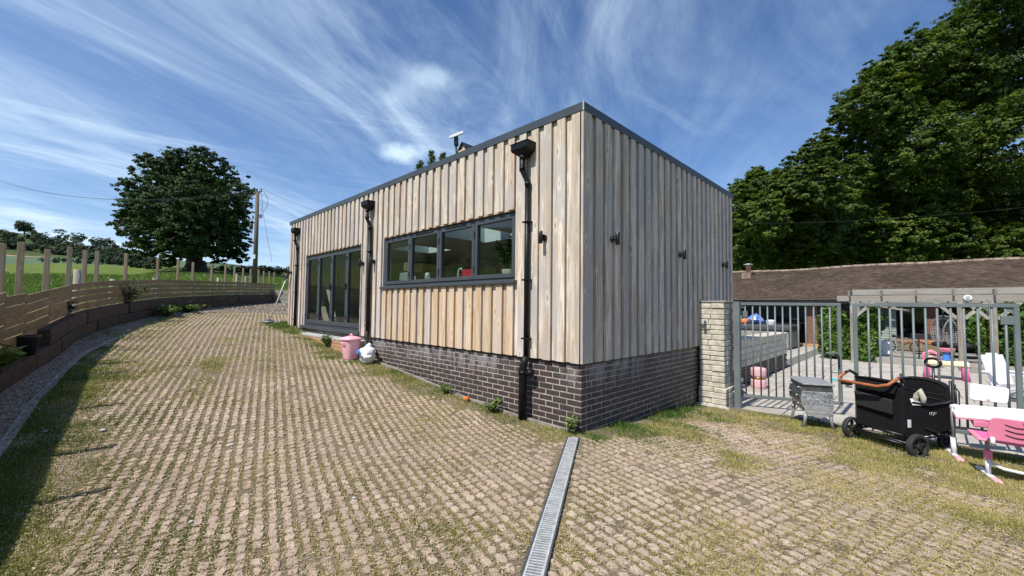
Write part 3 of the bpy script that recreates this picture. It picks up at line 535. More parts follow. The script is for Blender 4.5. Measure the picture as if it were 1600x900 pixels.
A = [tall(9000, [(0.10, -0.12), (0.12, 1.5), (0.15, 3.3)], 0.14, .04, .15, 31, .32), tall(16000, [(0.45, 0.3), (0.6, 2.2), (0.7, 3.3), (2.0, 3.5)], 0.26, .02, .075, 32, .35), tall(5600, [(0, -.10), (-3, -.12), (-5.1, -.16)], .09, .02, .075, 33, .42), tall(16000, [(-.3, -.25), (-3, -.30), (-5.4, -.45), (-6.2, -.65)], .17, .015, .05, 43, .52),
     tall(2600, [(-5.8, -.55), (-8, -.4), (-9.4, -.35)], .13, .03, .10, 34, .4), tall(3000, [(-9.7, -.25), (-10.7, -.2), (-11.2, .2)], .2, .06, .22, 35, .2), tall(1500, [(-8.5, -4.2), (-11, -3.4), (-14, -2.2)], .2, .04, .18, 36, .25),
     tall(4200, [(1.4, 3.3), (3.0, 3.4), (5.2, 3.5)], .16, .03, .11, 37, .35), tall(9000, [(-1, -4.6), (-3, -4.45), (-5.5, -4.2), (-8, -3.8)], .16, .02, .06, 38, .25), tall(1600, [(2.4, 2.3), (3.5, 2.5)], .25, .02, .06, 39, .35)]
x, y, h, tn = (np.concatenate([a[i] for a in A]) for i in range(4))
blades('long_grass', x, y, yard_z(x, y), h, 0.006+0.001*np.hypot(x-CAM[0], y-CAM[1]), tn, M['leaf_green'], 'longer green grass and weeds along the walls and under the gate', None, 0.7)
# meadow tussocks just beyond the fence
n_ = 60000; t_ = RNG.uniform(0, 1, n_); D = 9*np.exp(t_*math.log(48/9)); lat = RNG.uniform(-1.3, -0.52, n_)*D; f2 = FWD[:2]; r2 = RGT[:2]; x = CAM[0]+D*f2[0]+lat*r2[0]; y = CAM[1]+D*f2[1]+lat*r2[1]
k = y < line_y(x, offset_line(0.35)); k |= x < -25; x, y, D = x[k], y[k], D[k]; gz = terrain_z(x, y); cl = vnoise(x, y, 0.7, 41)*.6+vnoise(x, y, 2.5, 42)*.4
blades('meadow_grass', x, y, gz, (0.08+0.22*cl)*RNG.uniform(.5, 1.2, len(x)), 0.012+0.0016*D, np.clip(0.15+0.8*(cl-.2)+RNG.normal(0, .15, len(x)), 0, 1), M['leaf_green'], 'tussocky green meadow grass behind the fence', None, 0.6)

# ------------------------------------------------------------------ gravel, kerb
def stones(name, x, y, z, r, tone, mat, label, parent=None):
    T = np.array([(1, 0, 0), (-.5, .87, 0), (-.5, -.87, 0), (.3, .3, .6), (-.5, .1, .55), (.1, -.5, .62)]); F6 = np.array([(0, 1, 3), (1, 4, 3), (1, 2, 4), (2, 5, 4), (2, 0, 5), (0, 3, 5), (3, 4, 5)])
    n = len(x); th = RNG.uniform(0, 6.28, n); c, s = np.cos(th)[:, None], np.sin(th)[:, None]; J = T[None]+RNG.normal(0, .13, (n, 6, 3)); e = RNG.uniform(.6, 1.2, n)[:, None]
    X_ = J[:, :, 0]*r[:, None]; Y_ = J[:, :, 1]*r[:, None]*e; V = np.stack([X_*c-Y_*s+x[:, None], X_*s+Y_*c+y[:, None], J[:, :, 2]*r[:, None]+z[:, None]], -1).reshape(-1, 3)
    return props(np_mesh(name, V, (F6[None]+(np.arange(n)*6)[:, None, None]).reshape(-1, 3), mat, parent, np.repeat(tone, 7)), label, None, None, 'stuff')
n_ = 30000; x = RNG.uniform(-15.5, -1.2, n_); lo, hi = line_y(x), kerb_y(x)-0.05; y = lo+RNG.uniform(0, 1, n_)*(hi-lo); k = RNG.uniform(0, 1, n_) < np.clip(0.35+x/-14+0.45, 0, 1); x, y = x[k], y[k]
n2 = 14000; x2 = RNG.uniform(-24, -13.6, n2); y2 = RNG.uniform(-3, 6, n2); k = (y2 > line_y(x2)) & (x2 < -14.4+0.5*np.sin(y2*1.7)); x2, y2 = x2[k], y2[k]
n3 = 700; x3 = RNG.uniform(0.04, 0.55, n3); y3 = RNG.uniform(1.6, 3.7, n3)
x = np.concatenate([x, x2, x3]); y = np.concatenate([y, y2, y3]); r = RNG.uniform(.008, .022, len(x))*np.where(x < -13.6, 2.1, 1); r = np.where(x > 0, r*.8, r)
stones('gravel', x, y, yard_z(x, y)+0.004, r, np.clip(RNG.normal(.5, .25, len(x)), 0, 1), M['gravel'], 'pinkish grey gravel strip between the kerb stones and sleeper wall')
kb = root('kerb_edging', (-5, -4.6, g(-5, -4.6)), 'row of flush pale kerb stones edging the gravel strip', 'kerb')
xk = -1.4
while xk > -9.2:
    ln = random.uniform(0.32, 0.52); xa, xb = xk-0.012, xk-ln; pa = np.array((xa, kerb_y(xa)-0.02, g(xa, -4.5)-0.012)); pb = np.array((xb, kerb_y(xb)-0.02, g(xb, -4.5)-0.012))
    MB().bar(pa, pb, 0.085, 0.07).build('kerb_stone', M['kerb'], kb, 0.006); xk -= ln

# ------------------------------------------------------------------ sleeper retaining wall and fence
def poly_at(line, s):
    d = np.linalg.norm(np.diff(line, axis=0), axis=1); c = np.concatenate([[0], np.cumsum(d)]); return np.array([np.interp(s, c, line[:, 0]), np.interp(s, c, line[:, 1])]), c[-1]
rw = root('sleeper_wall', (-9, -4.5, g(-9, -4.3)), 'low curved retaining wall of dark stacked railway sleepers below the fence', 'retaining wall')
fenceL = offset_line(0.25)
for tier, (off_, z0, h_, xlim) in enumerate(((0.10, -0.05, 0.29, 9), (0.13, 0.243, 0.26, -6.9))):
    ln = offset_line(off_); tot = poly_at(ln, 0)[1]; s = 2.0
    while s < tot-1.0:
        L_ = random.choice((1.25, 1.25, 1.7)); 
        if s > 14: L_ = 1.25
        p0 = poly_at(ln, s)[0]; p1 = poly_at(ln, min(s+L_-0.02, tot))[0]; s += L_
        if p0[0] > xlim: continue
        dz = random.uniform(-.012, .012); j = random.uniform(-.015, .015)
        MB().bar((p0[0], p0[1]+j, g(*p0)+z0+h_/2+dz), (p1[0], p1[1]+j, g(*p1)+z0+h_/2+dz), 0.2, h_-0.008).build('sleeper', M['sleeper'], rw, 0.012)
posts = [(-5.91, -5.07, 1.86, .09, .1), (-6.63, -4.94, 1.88, .15, .1), (-7.73, -4.77, 1.79, .13, .13), (-9.2, -4.56, 1.84, .10, .1), (-10.11, -4.35, 1.80, .10, .1), (-10.74, -4.17, 1.80, .10, .1), (-12.29, -3.61, 1.82, .09, .1), (-14.16, -2.81, 1.78, .09, .1), (-15.52, -2.19, 1.84, .09, .1), (-16.61, -1.64, 1.79, .09, .1), (-17.94, -.83, 1.83, .09, .1), (-19.02, -.17, 1.90, .09, .1), (-19.89, .37, 1.83, .12, .1), (-20.72, .88, 1.81, .09, .1), (-21.56, 1.4, 1.82, .09, .1), (-22.48, 1.97, 1.83, .09, .1), (-23.15, 2.38, 1.79, .09, .1), (-23.95, 2.88, 1.83, .09, .1), (-24.6, 3.3, 1.8, .09, .1)]
posts = [(2.4, -5.5, 1.8, .09, .1), (.8, -5.42, 1.83, .09, .1), (-.35, -5.38, 1.8, .09, .1), (-1.63, -5.30, 1.84, .09, .1), (-2.65, -5.25, 1.82, .09, .1), (-4.08, -5.16, 1.85, .09, .1)]+posts
fn = root('slat_fence', (-10, -4.4, g(-10, -4.3)), 'low weathered timber fence of horizontal slats with tall bare posts above it', 'fence')
for (x, y, h, w, d) in posts:
    a, b = 0.0, 0.0; z = g(x, y); lean = random.uniform(-.012, .012)
    tx, ty = random.uniform(-.02, .02), random.uniform(-.02, .02); mb = MB(); zt = z+h; w = .060; d = .066
    k = int(np.argmin(np.hypot(SL[:, 0]-x, SL[:, 1]-y))); tv = np.array([_t[k][0], _t[k][1]])/np.linalg.norm(_t[k]); nv = np.array([-tv[1], tv[0]])
    mb.obox((x+tx, y+ty, (z+zt)/2-0.15), (tv[0], tv[1], 0), (nv[0], nv[1], 0), (lean, 0, 1), w/2*random.uniform(.92, 1.05), d/2, (h+0.3)/2); mb.build('post', M['post_wood'], fn, 0.004)
for i in range(len(posts)-1):
    a, b = np.array(posts[i][:2]), np.array(posts[i+1][:2]); dv = (b-a)/np.linalg.norm(b-a); nv = np.array([-dv[1], dv[0]]); nv = nv if nv[1] > 0 else -nv
    x_ = (a[0]+b[0])/2; top = 1.10 if x_ < -6.7 else 1.13; rows = 6 if x_ > -11.3 else 5
    if x_ > -6.0: top, rows = 1.20, 7
    if x_ > -11.3 and x_ < -6.7: rows = 6
    hh = 0.122 if x_ < -9.5 else 0.134; gap = 0.024 if x_ < -9.5 else 0.011
    for r in range(rows):
        zc = top-hh/2-r*(hh+gap)+random.uniform(-.006, .006); zz0, zz1 = g(*a)+zc, g(*b)+zc+random.uniform(-.008, .008); offn = 0.062+random.uniform(0, .006)
        pa = np.array((*(a+nv*offn-dv*0.0), zz0)); pb = np.array((*(b+nv*offn-dv*0.008), zz1)); MB().bar(pa, pb, 0.022, hh*random.uniform(.93, 1.04)).build('slat', M['fence_wood'], fn, 0.002)
# old stakes of an earlier wire fence behind it
for j, (px, yt, D) in enumerate(((121, 421, 10.6), (176, 436, 12.5), (241, 434, 14.5), (341, 434, 20), (370, 428, 22), (384, 432, 24), (404, 436, 26))):
    p = at(px, yt, D); z0 = float(terrain_z(p[0], p[1])); r = 0.075 if j < 2 else 0.06
    o = MB().tube([(p[0], p[1], min(z0, p[2]-.5)-0.2), (p[0]+.01, p[1], (z0+p[2])/2), (p[0], p[1], p[2])], [r*1.05, r, r*.92], 9).build('fence_stake', M['old_post']); 
    props(o, ['thick round grey stake standing behind the slat fence left of the paired posts', 'short round stake top peeping over the slat fence', 'round stake leaning by the slat fence left of the big tree', 'small grey stake in the meadow under the big tree', 'dark stake beside the tall posts below the tree crown', 'dark stake just left of the utility pole foot', 'dark stake just right of the utility pole foot'][j], 'stake', 'old stakes behind the slat fence')
# timber box and boards at the far end of the fence
tb = root('timber_box', at(440, 468, 24), 'low grey timber box with a diagonal brace at the end of the gravel track', 'timber box'); c = np.array(tb.location); e1 = np.array(RGT); e1[2] = 0; e2 = np.array(FWD); e2[2] = 0
for k in range(3): MB().bar(c-e1*.75+np.array((0, 0, -.15+k*.28)), c+e1*.75+np.array((0, 0, -.15+k*.28)), .05, .24).build('board', M['old_wood'], tb, .004)
MB().bar(c-e1*.5+e2*-.06+np.array((0, 0, -.2)), c+e1*.0+e2*-.06+np.array((0, 0, .55)), .06, .1).build('brace', M['post_wood'], tb)
for s in (-.75, .75): MB().bar(c+e1*s+np.array((0, 0, -.4)), c+e1*s+np.array((0, 0, .62)), .1, .1).build('post', M['old_post'], tb)

# ------------------------------------------------------------------ drain channel
dr = root('channel_drain', (DR0[0], DR0[1], g(*DR0)), 'galvanised slotted channel drain running from the building corner across the pavers', 'drain')
Ltot = np.linalg.norm(DR1-DR0); s = 0.0; D3 = np.array((DRD[0], DRD[1], 0)); N3 = np.array((DRN[0], DRN[1], 0)); B3 = np.array((DR0[0], DR0[1], 0.012))
mb = MB(); mb.obox(B3+D3*(Ltot/2)+np.array((0, 0, -.055)), D3, N3, (0, 0, 1), Ltot/2, .052, .02); mb.build('channel', M['drain_frame'], dr)
for sg in (-1, 1): MB().obox(B3+D3*(Ltot/2)+N3*sg*.064+np.array((0, 0, -.02)), D3, N3, (0, 0, 1), Ltot/2, .006, .032).build('edge_rail', M['drain_frame'], dr)
k = 0
while s < Ltot-0.05:
    ln = 1.0 if k else 0.52; ln = min(ln, Ltot-s); mb = MB(); dz = random.uniform(-.002, .003)
    for sg in (-1, 1): mb.obox(B3+D3*(s+ln/2)+N3*sg*.050+np.array((0, 0, dz)), D3, N3, (0, 0, 1), ln/2-.004, .007, .004)
    nb = int(ln/.027)
    for q in range(nb+1):
        c_ = B3+D3*(s+.006+q*(ln-.012)/nb)+np.array((0, 0, dz)); mb.obox(c_, D3, N3, (0, 0, 1), .0058 if q not in (0, nb) else .008, .044, .0035)
    mb.build('grate', M['galv'], dr); s += ln; k += 1

# ------------------------------------------------------------------ timber clad building
ZB, ZT, BL, BW = 0.825, 4.013, 10.71, 5.563
WX0, WX1, WZ0, WZ1 = -4.894, -1.103, 1.876, 2.865
DX0, DX1, DZ0, DZ1 = -9.44, -5.86, 0.86, 2.85
bd = root('timber_clad_building', (-5, 2.5, 0.4), 'single storey flat roofed building clad in weathered vertical larch boards over dark brick', 'building')
T1, T2 = 0.020, 0.052
def board_obj(x0, x1, z0, z1, y0, y1, side=False, mat='clad'):
    if z1-z0 < .02: return
    mb = MB()
    if side: mb.box(y0, y1, x0, x1, z0, z1)
    else: mb.box(x0, x1, y0, y1, z0, z1)
    mb.build('cladding_board', M[mat], bd)
mod = 0.2245
def front_spans(xa, xb):
    sp_ = [(ZB, ZT-.10)]; 
    if xb > WX0+.02 and xa < WX1-.02: sp_ = [(ZB, WZ0-.055), (WZ1+.012, ZT-.10)]
    if xb > DX0+.02 and xa < DX1-.02: sp_ = [(DZ1+.012, ZT-.10)]
    return sp_
k = 0; xk = -0.0
edges = [WX0, WX1, DX0, DX1]
while xk > -BL+0.02:
    xa = max(xk-mod, -BL); seam = xk
    # proud board on the corner side of each module, recessed board beyond it
    for (a, b, yy) in ((seam-0.126, seam, -T2), (max(xa, seam-mod)+0.007, seam-0.120, -T1)):
        a = max(a, -BL); cuts = [a]+[e for e in edges if a+.006 < e < b-.006]+[b]
        for c0, c1 in zip(cuts[:-1], cuts[1:]):
            for (z0, z1) in front_spans(c0, c1):
                under = (z1 < WZ0 and c0 > WX0-.02 and c1 < WX1+.02); rr_ = random.random()
                mt = 'clad_fresh' if under and rr_ < .8 else ('clad_pink' if rr_ > .94 else 'clad')
                board_obj(c0, c1, z0+random.uniform(-.003, .003), z1, yy+random.uniform(-.0015, .0015), (-T1+.001 if yy < -.03 else -.001), mat=mt)
    xk -= mod; k += 1
yk = 0.0
while yk < BW-0.02:
    for (a, b, xx) in ((yk, yk+0.126, T2), (yk+0.120, yk+mod-0.007, T1)):
        b = min(b, BW); 
        if b-a < .01: continue
        mt = 'clad_pink' if random.random() > .975 else 'clad'
        a2 = a-T2*.98 if a == 0 else a
        board_obj(a2, b, ZB+random.uniform(-.003, .003), ZT-.10, (T1-.001 if xx > .03 else .001), xx+random.uniform(-.0015, .0015), True, mt)
    yk += mod
pass
seam_dark = MB()  # black sheet added behind the boards so their seams look shaded
for q_ in ((-BL+.01, DX0, ZB, ZT-.12), (DX0, DX1, DZ1+.02, ZT-.12), (DX1, WX0, ZB, ZT-.12), (WX1, -.002, ZB, ZT-.12), (WX0, WX1, ZB, WZ0-.03), (WX0, WX1, WZ1+.02, ZT-.12)): seam_dark.box(q_[0], q_[1], -.0009, -.0001, q_[2], q_[3])
seam_dark.box(.0001, .0009, .002, BW-.002, ZB, ZT-.12); seam_dark.build('seam_shade_sheet', M['black'], bd)
# shell: rear faces, inner walls, floor, ceiling with roof light openings
mb = MB(); ww = .15
def wallseg(x0, x1, z0, z1): mb.box(x0, x1, 0.0, ww, z0, z1)
wallseg(-BL, DX0, ZB, ZT-.12); wallseg(DX0, DX1, DZ1, ZT-.12); wallseg(DX1, WX0, ZB, ZT-.12); wallseg(WX0, WX1, ZB, WZ0-.02); wallseg(WX0, WX1, WZ1, ZT-.12); wallseg(WX1, 0, ZB, ZT-.12)
mb.box(-ww, 0, ww, BW, ZB, ZT-.12); mb.box(-BL, -BL+ww, ww, BW, ZB, ZT-.12); mb.box(-BL+ww, -ww, BW-ww, BW, ZB, ZT-.12)
mb.build('wall', M['wall_white'], bd)
mb = MB(); mb.box(-BL+.01, -.01, .01, BW-.01, ZB-.25, ZB+.02); mb.build('floor', M['floor_wood'], bd)
mb = MB(); rl = [(-8.1, -6.9, 1.9, 3.2), (-5.1, -3.6, .9, 2.9)]; CZ = 3.15; xs_ = [-BL+ww]+[v for r_ in rl for v in r_[:2]]+[-ww]
for i in range(len(xs_)-1):
    if i % 2 == 0: mb.box(xs_[i], xs_[i+1], ww, BW-ww, CZ, ZT-.14)
    else:
        r_ = rl[i//2]; mb.box(xs_[i], xs_[i+1], ww, r_[2], CZ, ZT-.14); mb.box(xs_[i], xs_[i+1], r_[3], BW-ww, CZ, ZT-.14)
mb.build('ceiling', M['white'], bd)
for r_ in rl: MB().box(r_[0]-.08, r_[1]+.08, r_[2]-.08, r_[3]+.08, ZT-.135, ZT-.11).build('roof_light', M['glass'], bd)
# roof edge trim
e = .06; th = .03
for nm_, args in (('fascia', (-BL-e, e, -e, -e+th, ZT-.108, ZT)), ('fascia', (e-th, e, -e+th, BW+e, ZT-.108, ZT)), ('fascia', (-BL-e, -BL-e+th, -e+th, BW+e, ZT-.108, ZT)), ('fascia', (-BL-e+th, e-th, BW+e-th, BW+e, ZT-.108, ZT))):
    MB().box(*args).build(nm_, M['anthracite'], bd, 0.003)
mb = MB(); mb.box(-BL-e+th, e-th, -e+th, -.004, ZT-.104, ZT-.086); mb.box(.004+T1*0, e-th, -.004, BW+e-th, ZT-.104, ZT-.086); mb.build('soffit', M['black'], bd)
mb = MB(); mb.box(-BL-e+th, rl[0][0], -e+th, BW+e-th, ZT-.085, ZT-.03); mb.box(rl[0][1], rl[1][0], -e+th, BW+e-th, ZT-.085, ZT-.03); mb.box(rl[1][1], e-th, -e+th, BW+e-th, ZT-.085, ZT-.03)
for r_ in rl: mb.box(r_[0], r_[1], -e+th, r_[2], ZT-.085, ZT-.03); mb.box(r_[0], r_[1], r_[3], BW+e-th, ZT-.085, ZT-.03)
mb.build('roof', M['anthracite'], bd)
mb = MB(); mb.box(e-.012, e+.004, -e-.003, -e+.010, ZT-.11, ZT+.001); mb.build('corner_trim', M['galv'], bd)
# black strip that paints the cladding's shade onto the top of the brickwork
mb = MB(); mb.box(-BL, -.02, -.010, -.001, ZB-.03, ZB-.001); mb.box(.001, .010, 0.0, BW, ZB-.03, ZB-.001); mb.build('cladding_shade_strip', M['black'], bd)
# brick plinth
nb = MB()
for zq in (1.05, 1.75, 2.45, 3.15, 3.8):
    for kq in range(16):
        xq = -mod*kq-.062
        if WX0-.1 < xq < WX1+.1 and WZ0-.1 < zq < WZ1+.1: continue
        nb.obox((xq+random.uniform(-.02, .02), -T2-.0005, zq+random.uniform(-.02, .02)), (1, 0, 0), (0, 1, 0), (0, 0, 1), .004, .001, .004)
props(nb.build('nail_heads', M['anthracite'], bd), kind='stuff')
mort = MB(); mort.box(-BL+.01, 0.018, .030, .2, -.5, ZB-.035); mort.box(-.2, -.012, .2, BW-.01, -.6, ZB-.036); mort.box(-.03, -.0125+.0, .03, .2, -.6, ZB-.036)
mort = MB(); mort.box(-BL+.01, -.0035, .0035, .19, -.5, ZB-.032); mort.box(-.19, -.0036, .19, BW-.01, -.6, ZB-.0325); mort.build('mortar', M['mortar'], bd)
bm = bmesh.new(); bmesh.ops.create_cube(bm, size=1.0); bmesh.ops.scale(bm, vec=(.215, .1025, .065), verts=bm.verts); bmesh.ops.bevel(bm, geom=bm.edges[:], offset=.004, segments=1, affect='EDGES')
brick_me = bpy.data.meshes.new('brick'); bm.to_mesh(brick_me); bm.free(); brick_me.materials.append(M['brick'])
bm = bmesh.new(); bmesh.ops.create_cube(bm, size=1.0); bmesh.ops.scale(bm, vec=(.1025, .1025, .065), verts=bm.verts); bmesh.ops.bevel(bm, geom=bm.edges[:], offset=.004, segments=1, affect='EDGES')
half_me = bpy.data.meshes.new('brick'); bm.to_mesh(half_me); bm.free(); half_me.materials.append(M['brick'])
bl = []
for c in range(15):
    zc = ZB-.0375-.075*c-.002
    st = 0.0 if c % 2 == 0 else 0.1125
    # front face; the corner brick turns the corner
    x = 0.0
    if c % 2: bl.append(((-.05125, .05125, zc), 'h')); x = -.1125
    while x > -BL+.1:
        xc = x-.1075
        if zc+.03 > g(xc, -.05)-.05 and not (xc < DX0+0.3 and zc < .5): bl.append(((xc, .05125, zc), 'f'))
        x -= .225
    y = .1125 if c % 2 == 0 else 0.0
    if c % 2: y = .1125*1.0
    y0 = .1125
    if c % 2: bl.append(((-.05125, y0+.05125, zc), 'h')); y0 += .1125
    while y0 < BW-.1:
        yc = y0+.1075
        if zc+.03 > g(.1, yc)-.05 and yc < 3.75: bl.append(((-.05125, yc, zc), 's'))
        y0 += .225
bl.sort(key=lambda q: (q[0][0]-CAM[0])**2+(q[0][1]-CAM[1])**2)
off = np.array(bd.location); bv = np.array([v.co[:] for v in brick_me.vertices]); bfq = [tuple(p.vertices) for p in brick_me.polygons]; mb = MB(); hv = np.array([v.co[:] for v in half_me.vertices])
for i, (c_, kd) in enumerate(bl):
    jx = random.uniform(-.0025, .0025); c2 = np.array(c_)+(np.array((0, jx, 0)) if kd == 'f' else np.array((jx, 0, 0)))
    if i < 300:
        o = link('brick', half_me if kd == 'h' else brick_me, bd); o.location = tuple(c2-off); o.rotation_euler = (0, 0, math.pi/2 if kd == 's' else 0)
    else:
        vv = hv if kd == 'h' else bv; vv = vv @ np.array([[0, 1, 0], [-1, 0, 0], [0, 0, 1]]) if kd == 's' else vv; mb.add(vv+c2, bfq)
props(mb.build('bricks', M['brick'], bd), kind='stuff')
# pale strip at the foot of the front wall and the older orange brick step below the doors
pts = [(x, -.075, g(x, -.1)+.012) for x in (-.10, -1, -2, -3, -3.9, -5.05)]
mb = MB()
for a_, b_ in zip(pts[:-1], pts[1:]): mb.bar(a_, b_, .04, .042)
mb.build('edging_strip', M['kerb'], bd)
mb = MB(); mb.box(-9.35, -5.50, -.27, -.004, .1, .685); mb.build('step', M['mortar'], bd)
for c in range(4):
    x = -5.50-(.1125 if c % 2 else 0); zc = .655-.075*c
    while x > -9.2:
        if zc > g(x, -.3)-.06:
            o = MB().box(x-.215, x, -.292, -.262, zc-.0325, zc+.0325).build('step_brick', M['orange_brick'], bd, .003)
        x -= .225
MB().box(-9.3, -5.52, -.30, -.005, .69, .735).build('step_coping', M['concrete_strip'], bd, .004)
# windows and doors
def glazed(name, x0, x1, z0, z1, n, fw, sash, splits=None):
    w = root_part(name); return w
def frame_rect(mb, x0, x1, z0, z1, w, y0, y1):
    mb.box(x0, x0+w, y0, y1, z0, z1); mb.box(x1-w, x1, y0, y1, z0, z1); mb.box(x0+w, x1-w, y0, y1, z0, z0+w); mb.box(x0+w, x1-w, y0, y1, z1-w, z1)
mb = MB(); frame_rect(mb, WX0+.004, WX1-.004, WZ0+.002, WZ1-.002, .035, .02, .10); win = mb.build('window', M['anthracite'], bd, .002)
spl = [WX0+.04, -3.93, -2.985, -2.035, WX1-.04]
for i in range(4):
    a, b = spl[i]+.004, spl[i+1]-.004; mb = MB(); frame_rect(mb, a, b, WZ0+.040, WZ1-.040, .062 if i != 3 else .062, .004, .075); o = mb.build('sash', M['anthracite'], win, .003)
    MB().box(a+.055, b-.055, .040, .052, WZ0+.095, WZ1-.095).build('pane', M['glass'], win)
for i in (1, 2): MB().box(spl[i]+.2, spl[i+1]-.2, -.006, .004, WZ1-.065, WZ1-.05).build('vent', M['black'], win)
for i in range(1, 4): 
    for z in (WZ0+.2, WZ1-.25): MB().box(spl[i]-.010, spl[i]+.010, -.008, .006, z-.05, z+.05).build('hinge', M['black'], win)
MB().box(WX0-.03, WX1+.03, -.085, .06, WZ0-.052, WZ0-.005).build('sill', M['anthracite'], bd, .004)
rev = [(WX0-.0, WX0+.003), (WX1-.003, WX1)]
mb = MB(); mb.box(WX0+.0, WX1-.0, -.018, .03, WZ1+.0, WZ1+.011); mb.box(DX0, DX1, -.018, .03, DZ1, DZ1+.011); mb.build('lintel_board', M['clad_fresh'], bd)
mb = MB(); frame_rect(mb, DX0+.09, DX1-.004, DZ0+.06, DZ1-.002, .05, .02, .11); door = mb.build('bifold_door', M['anthracite'], bd, .002)
MB().box(DX0+.0, DX0+.088, -.019, .06, DZ0, DZ1-.001).build('reveal_board', M['clad'], bd)
ds = [DX0+.14, -8.50, -7.62, -6.71, DX1-.054]; ds = [DX0+.14, -8.46, -7.60, -6.70, DX1-.054]
for i in range(4):
    a, b = ds[i]+.003, ds[i+1]-.003; mb = MB(); w = .07; zb_, zt_ = DZ0+.115, DZ1-.055
    mb.box(a, a+w, .004, .075, zb_, zt_); mb.box(b-w, b, .004, .075, zb_, zt_); mb.box(a+w, b-w, .004, .075, zb_, zb_+.10); mb.box(a+w, b-w, .004, .075, zt_-w, zt_); lf = mb.build('door_leaf', M['anthracite'], bd, .003)
    MB().box(a+w-.01, b-w+.01, .035, .047, zb_+.09, zt_-w+.01).build('pane', M['glass'], lf)
    if i in (2, 3): MB().box(a-.008, a+.012, -.03, .004, 1.85, 2.0).build('handle', M['black'], lf)
    for z in (1.2, 2.6): MB().box(a-.012, a+.008, -.012, .004, z-.05, z+.05).build('hinge', M['black'], lf)
MB().box(DX0-.01, DX1+.02, -.10, .10, DZ0-.02, DZ0+.055).build('threshold', M['anthracite'], bd, .004)
# wall lights
def wall_light(p, dirn, label):
    r = root('wall_light', p, label, 'wall light', 'black up and down wall lights'); d = np.array(dirn, float); p = np.array(p)
    MB().tube([p, p+d*.035], .045, 16).build('back_plate', M['black'], r); MB().tube([p+d*.03, p+d*.065], .018, 8).build('arm', M['black'], r)
    c = p+d*.085; MB().tube([c+np.array((0, 0, -.08)), c+np.array((0, 0, .08))], .029, 16, cap=True).build('cylinder', M['black'], r, .002)
for x, z, lb in ((-.55, 2.40, 'wall light on the front between the corner and the nearest downpipe'), (-5.215, 2.41, 'wall light just right of the middle downpipe, beside the long window'), (-5.72, 2.40, 'wall light between the glazed doors and the middle downpipe'), (-10.45, 2.44, 'farthest wall light, at the left end of the front')):
    wall_light((x, -T2, z), (0, -1, 0), 'black cylinder '+lb)
for y, lb in ((.60, 'nearest the front corner'), (2.74, 'in the middle of the row'), (4.86, 'farthest from the corner, above the stone pillar')):
    wall_light((T2, y, 2.40), (1, 0, 0), 'black wall light on the shaded side, '+lb)
# downpipes with hopper heads
def downpipe(x, ztop, zbot, kind, label):
    r = root('downpipe', (x, -.1, zbot), label, 'downpipe', 'black rainwater downpipes'); yb = -.125
    hp = MB(); w0, w1, d0 = .155, .075, .12; zt = ztop
    def sect(w, d, z): return [(x-w, -.05-d*2, z), (x+w, -.05-d*2, z), (x+w, -.05, z), (x-w, -.05, z)]
    S = [sect(w0, .085, zt), sect(w0, .085, zt-.085), sect(w0*.93, .078, zt-.105), sect(.05, .045, zt-.175)]
    for a_, b_ in zip(S[:-1], S[1:]): hp.hexa(b_+a_)
    hp.hexa(sect(w0+.008, .089, zt-.006)+sect(w0+.008, .089, zt+.006)); hp.build('hopper', M['iron'], r, .003)
    sh = .055; top = zt-.17; pth = [(x, yb-.02, top), (x, yb-.02, top-.20), (x+sh*.6, yb+.02, top-.30), (x+sh, yb+.03, top-.36), (x+sh, yb+.03, top-.5)]
    MB().tube(pth[:3]+pth[3:], .037, 12).build('offset_bend', M['iron'], r)
    for z in (top-.02, top-.17, top-.38): MB().tube([(x+(0 if z > top-.25 else sh), yb+(-.02 if z > top-.25 else .03), z-.025), (x+(0 if z > top-.25 else sh), yb+(-.02 if z > top-.25 else .03), z+.025)], .044, 12).build('collar', M['iron'], r)
    xx, yy = x+sh, yb+.03; z1 = ZB-.0 if kind == 'gully' else (.93 if kind == 'shoe' else zbot)
    MB().tube([(xx, yy, top-.45), (xx, yy, z1)], .037, 14).build('pipe', M['iron'], r)
    for z in np.arange(top-.9, z1+.1, -.78): MB().obox((xx, yy+.0, z), (1, 0, 0), (0, 1, 0), (0, 0, 1), .058, .046, .011).build('bracket', M['iron'], r, .003)
    if kind == 'gully':
        MB().tube([(xx, yy, ZB+.02), (xx-.012, yy-.02, ZB-.06), (xx-.022, yy-.035, ZB-.14), (xx-.022, yy-.035, zbot)], [.043, .048, .055, .055], 16).build('lower_pipe', M['iron'], r)
        MB().tube([(xx-.022, yy-.035, ZB-.17), (xx-.022, yy-.035, ZB-.21)], .062, 16).build('collar', M['iron'], r)
        MB().tube([(xx+.03, yy-.02, ZB-.19), (xx+.115, yy+.02, ZB-.19)], .046, 14).build('inspection_branch', M['iron'], r)
    if kind == 'shoe':
        MB().tube([(xx, yy, .95), (xx, yy-.01, .86), (xx+.05, yy-.04, .79), (xx+.22, yy-.06, .73), (xx+.30, yy-.07, .68), (xx+.32, yy-.07, .56)], .04, 12).build('outlet', M['iron'], r)
downpipe(-.875, 3.71, .03, 'gully', 'nearest black downpipe with hopper head, right of the long window')
downpipe(-5.42, 3.70, .50, 'shoe', 'middle black downpipe between the glazed doors and the long window')
downpipe(-9.95, 3.69, .86, 'plain', 'farthest black downpipe at the left end, beyond the glazed doors')
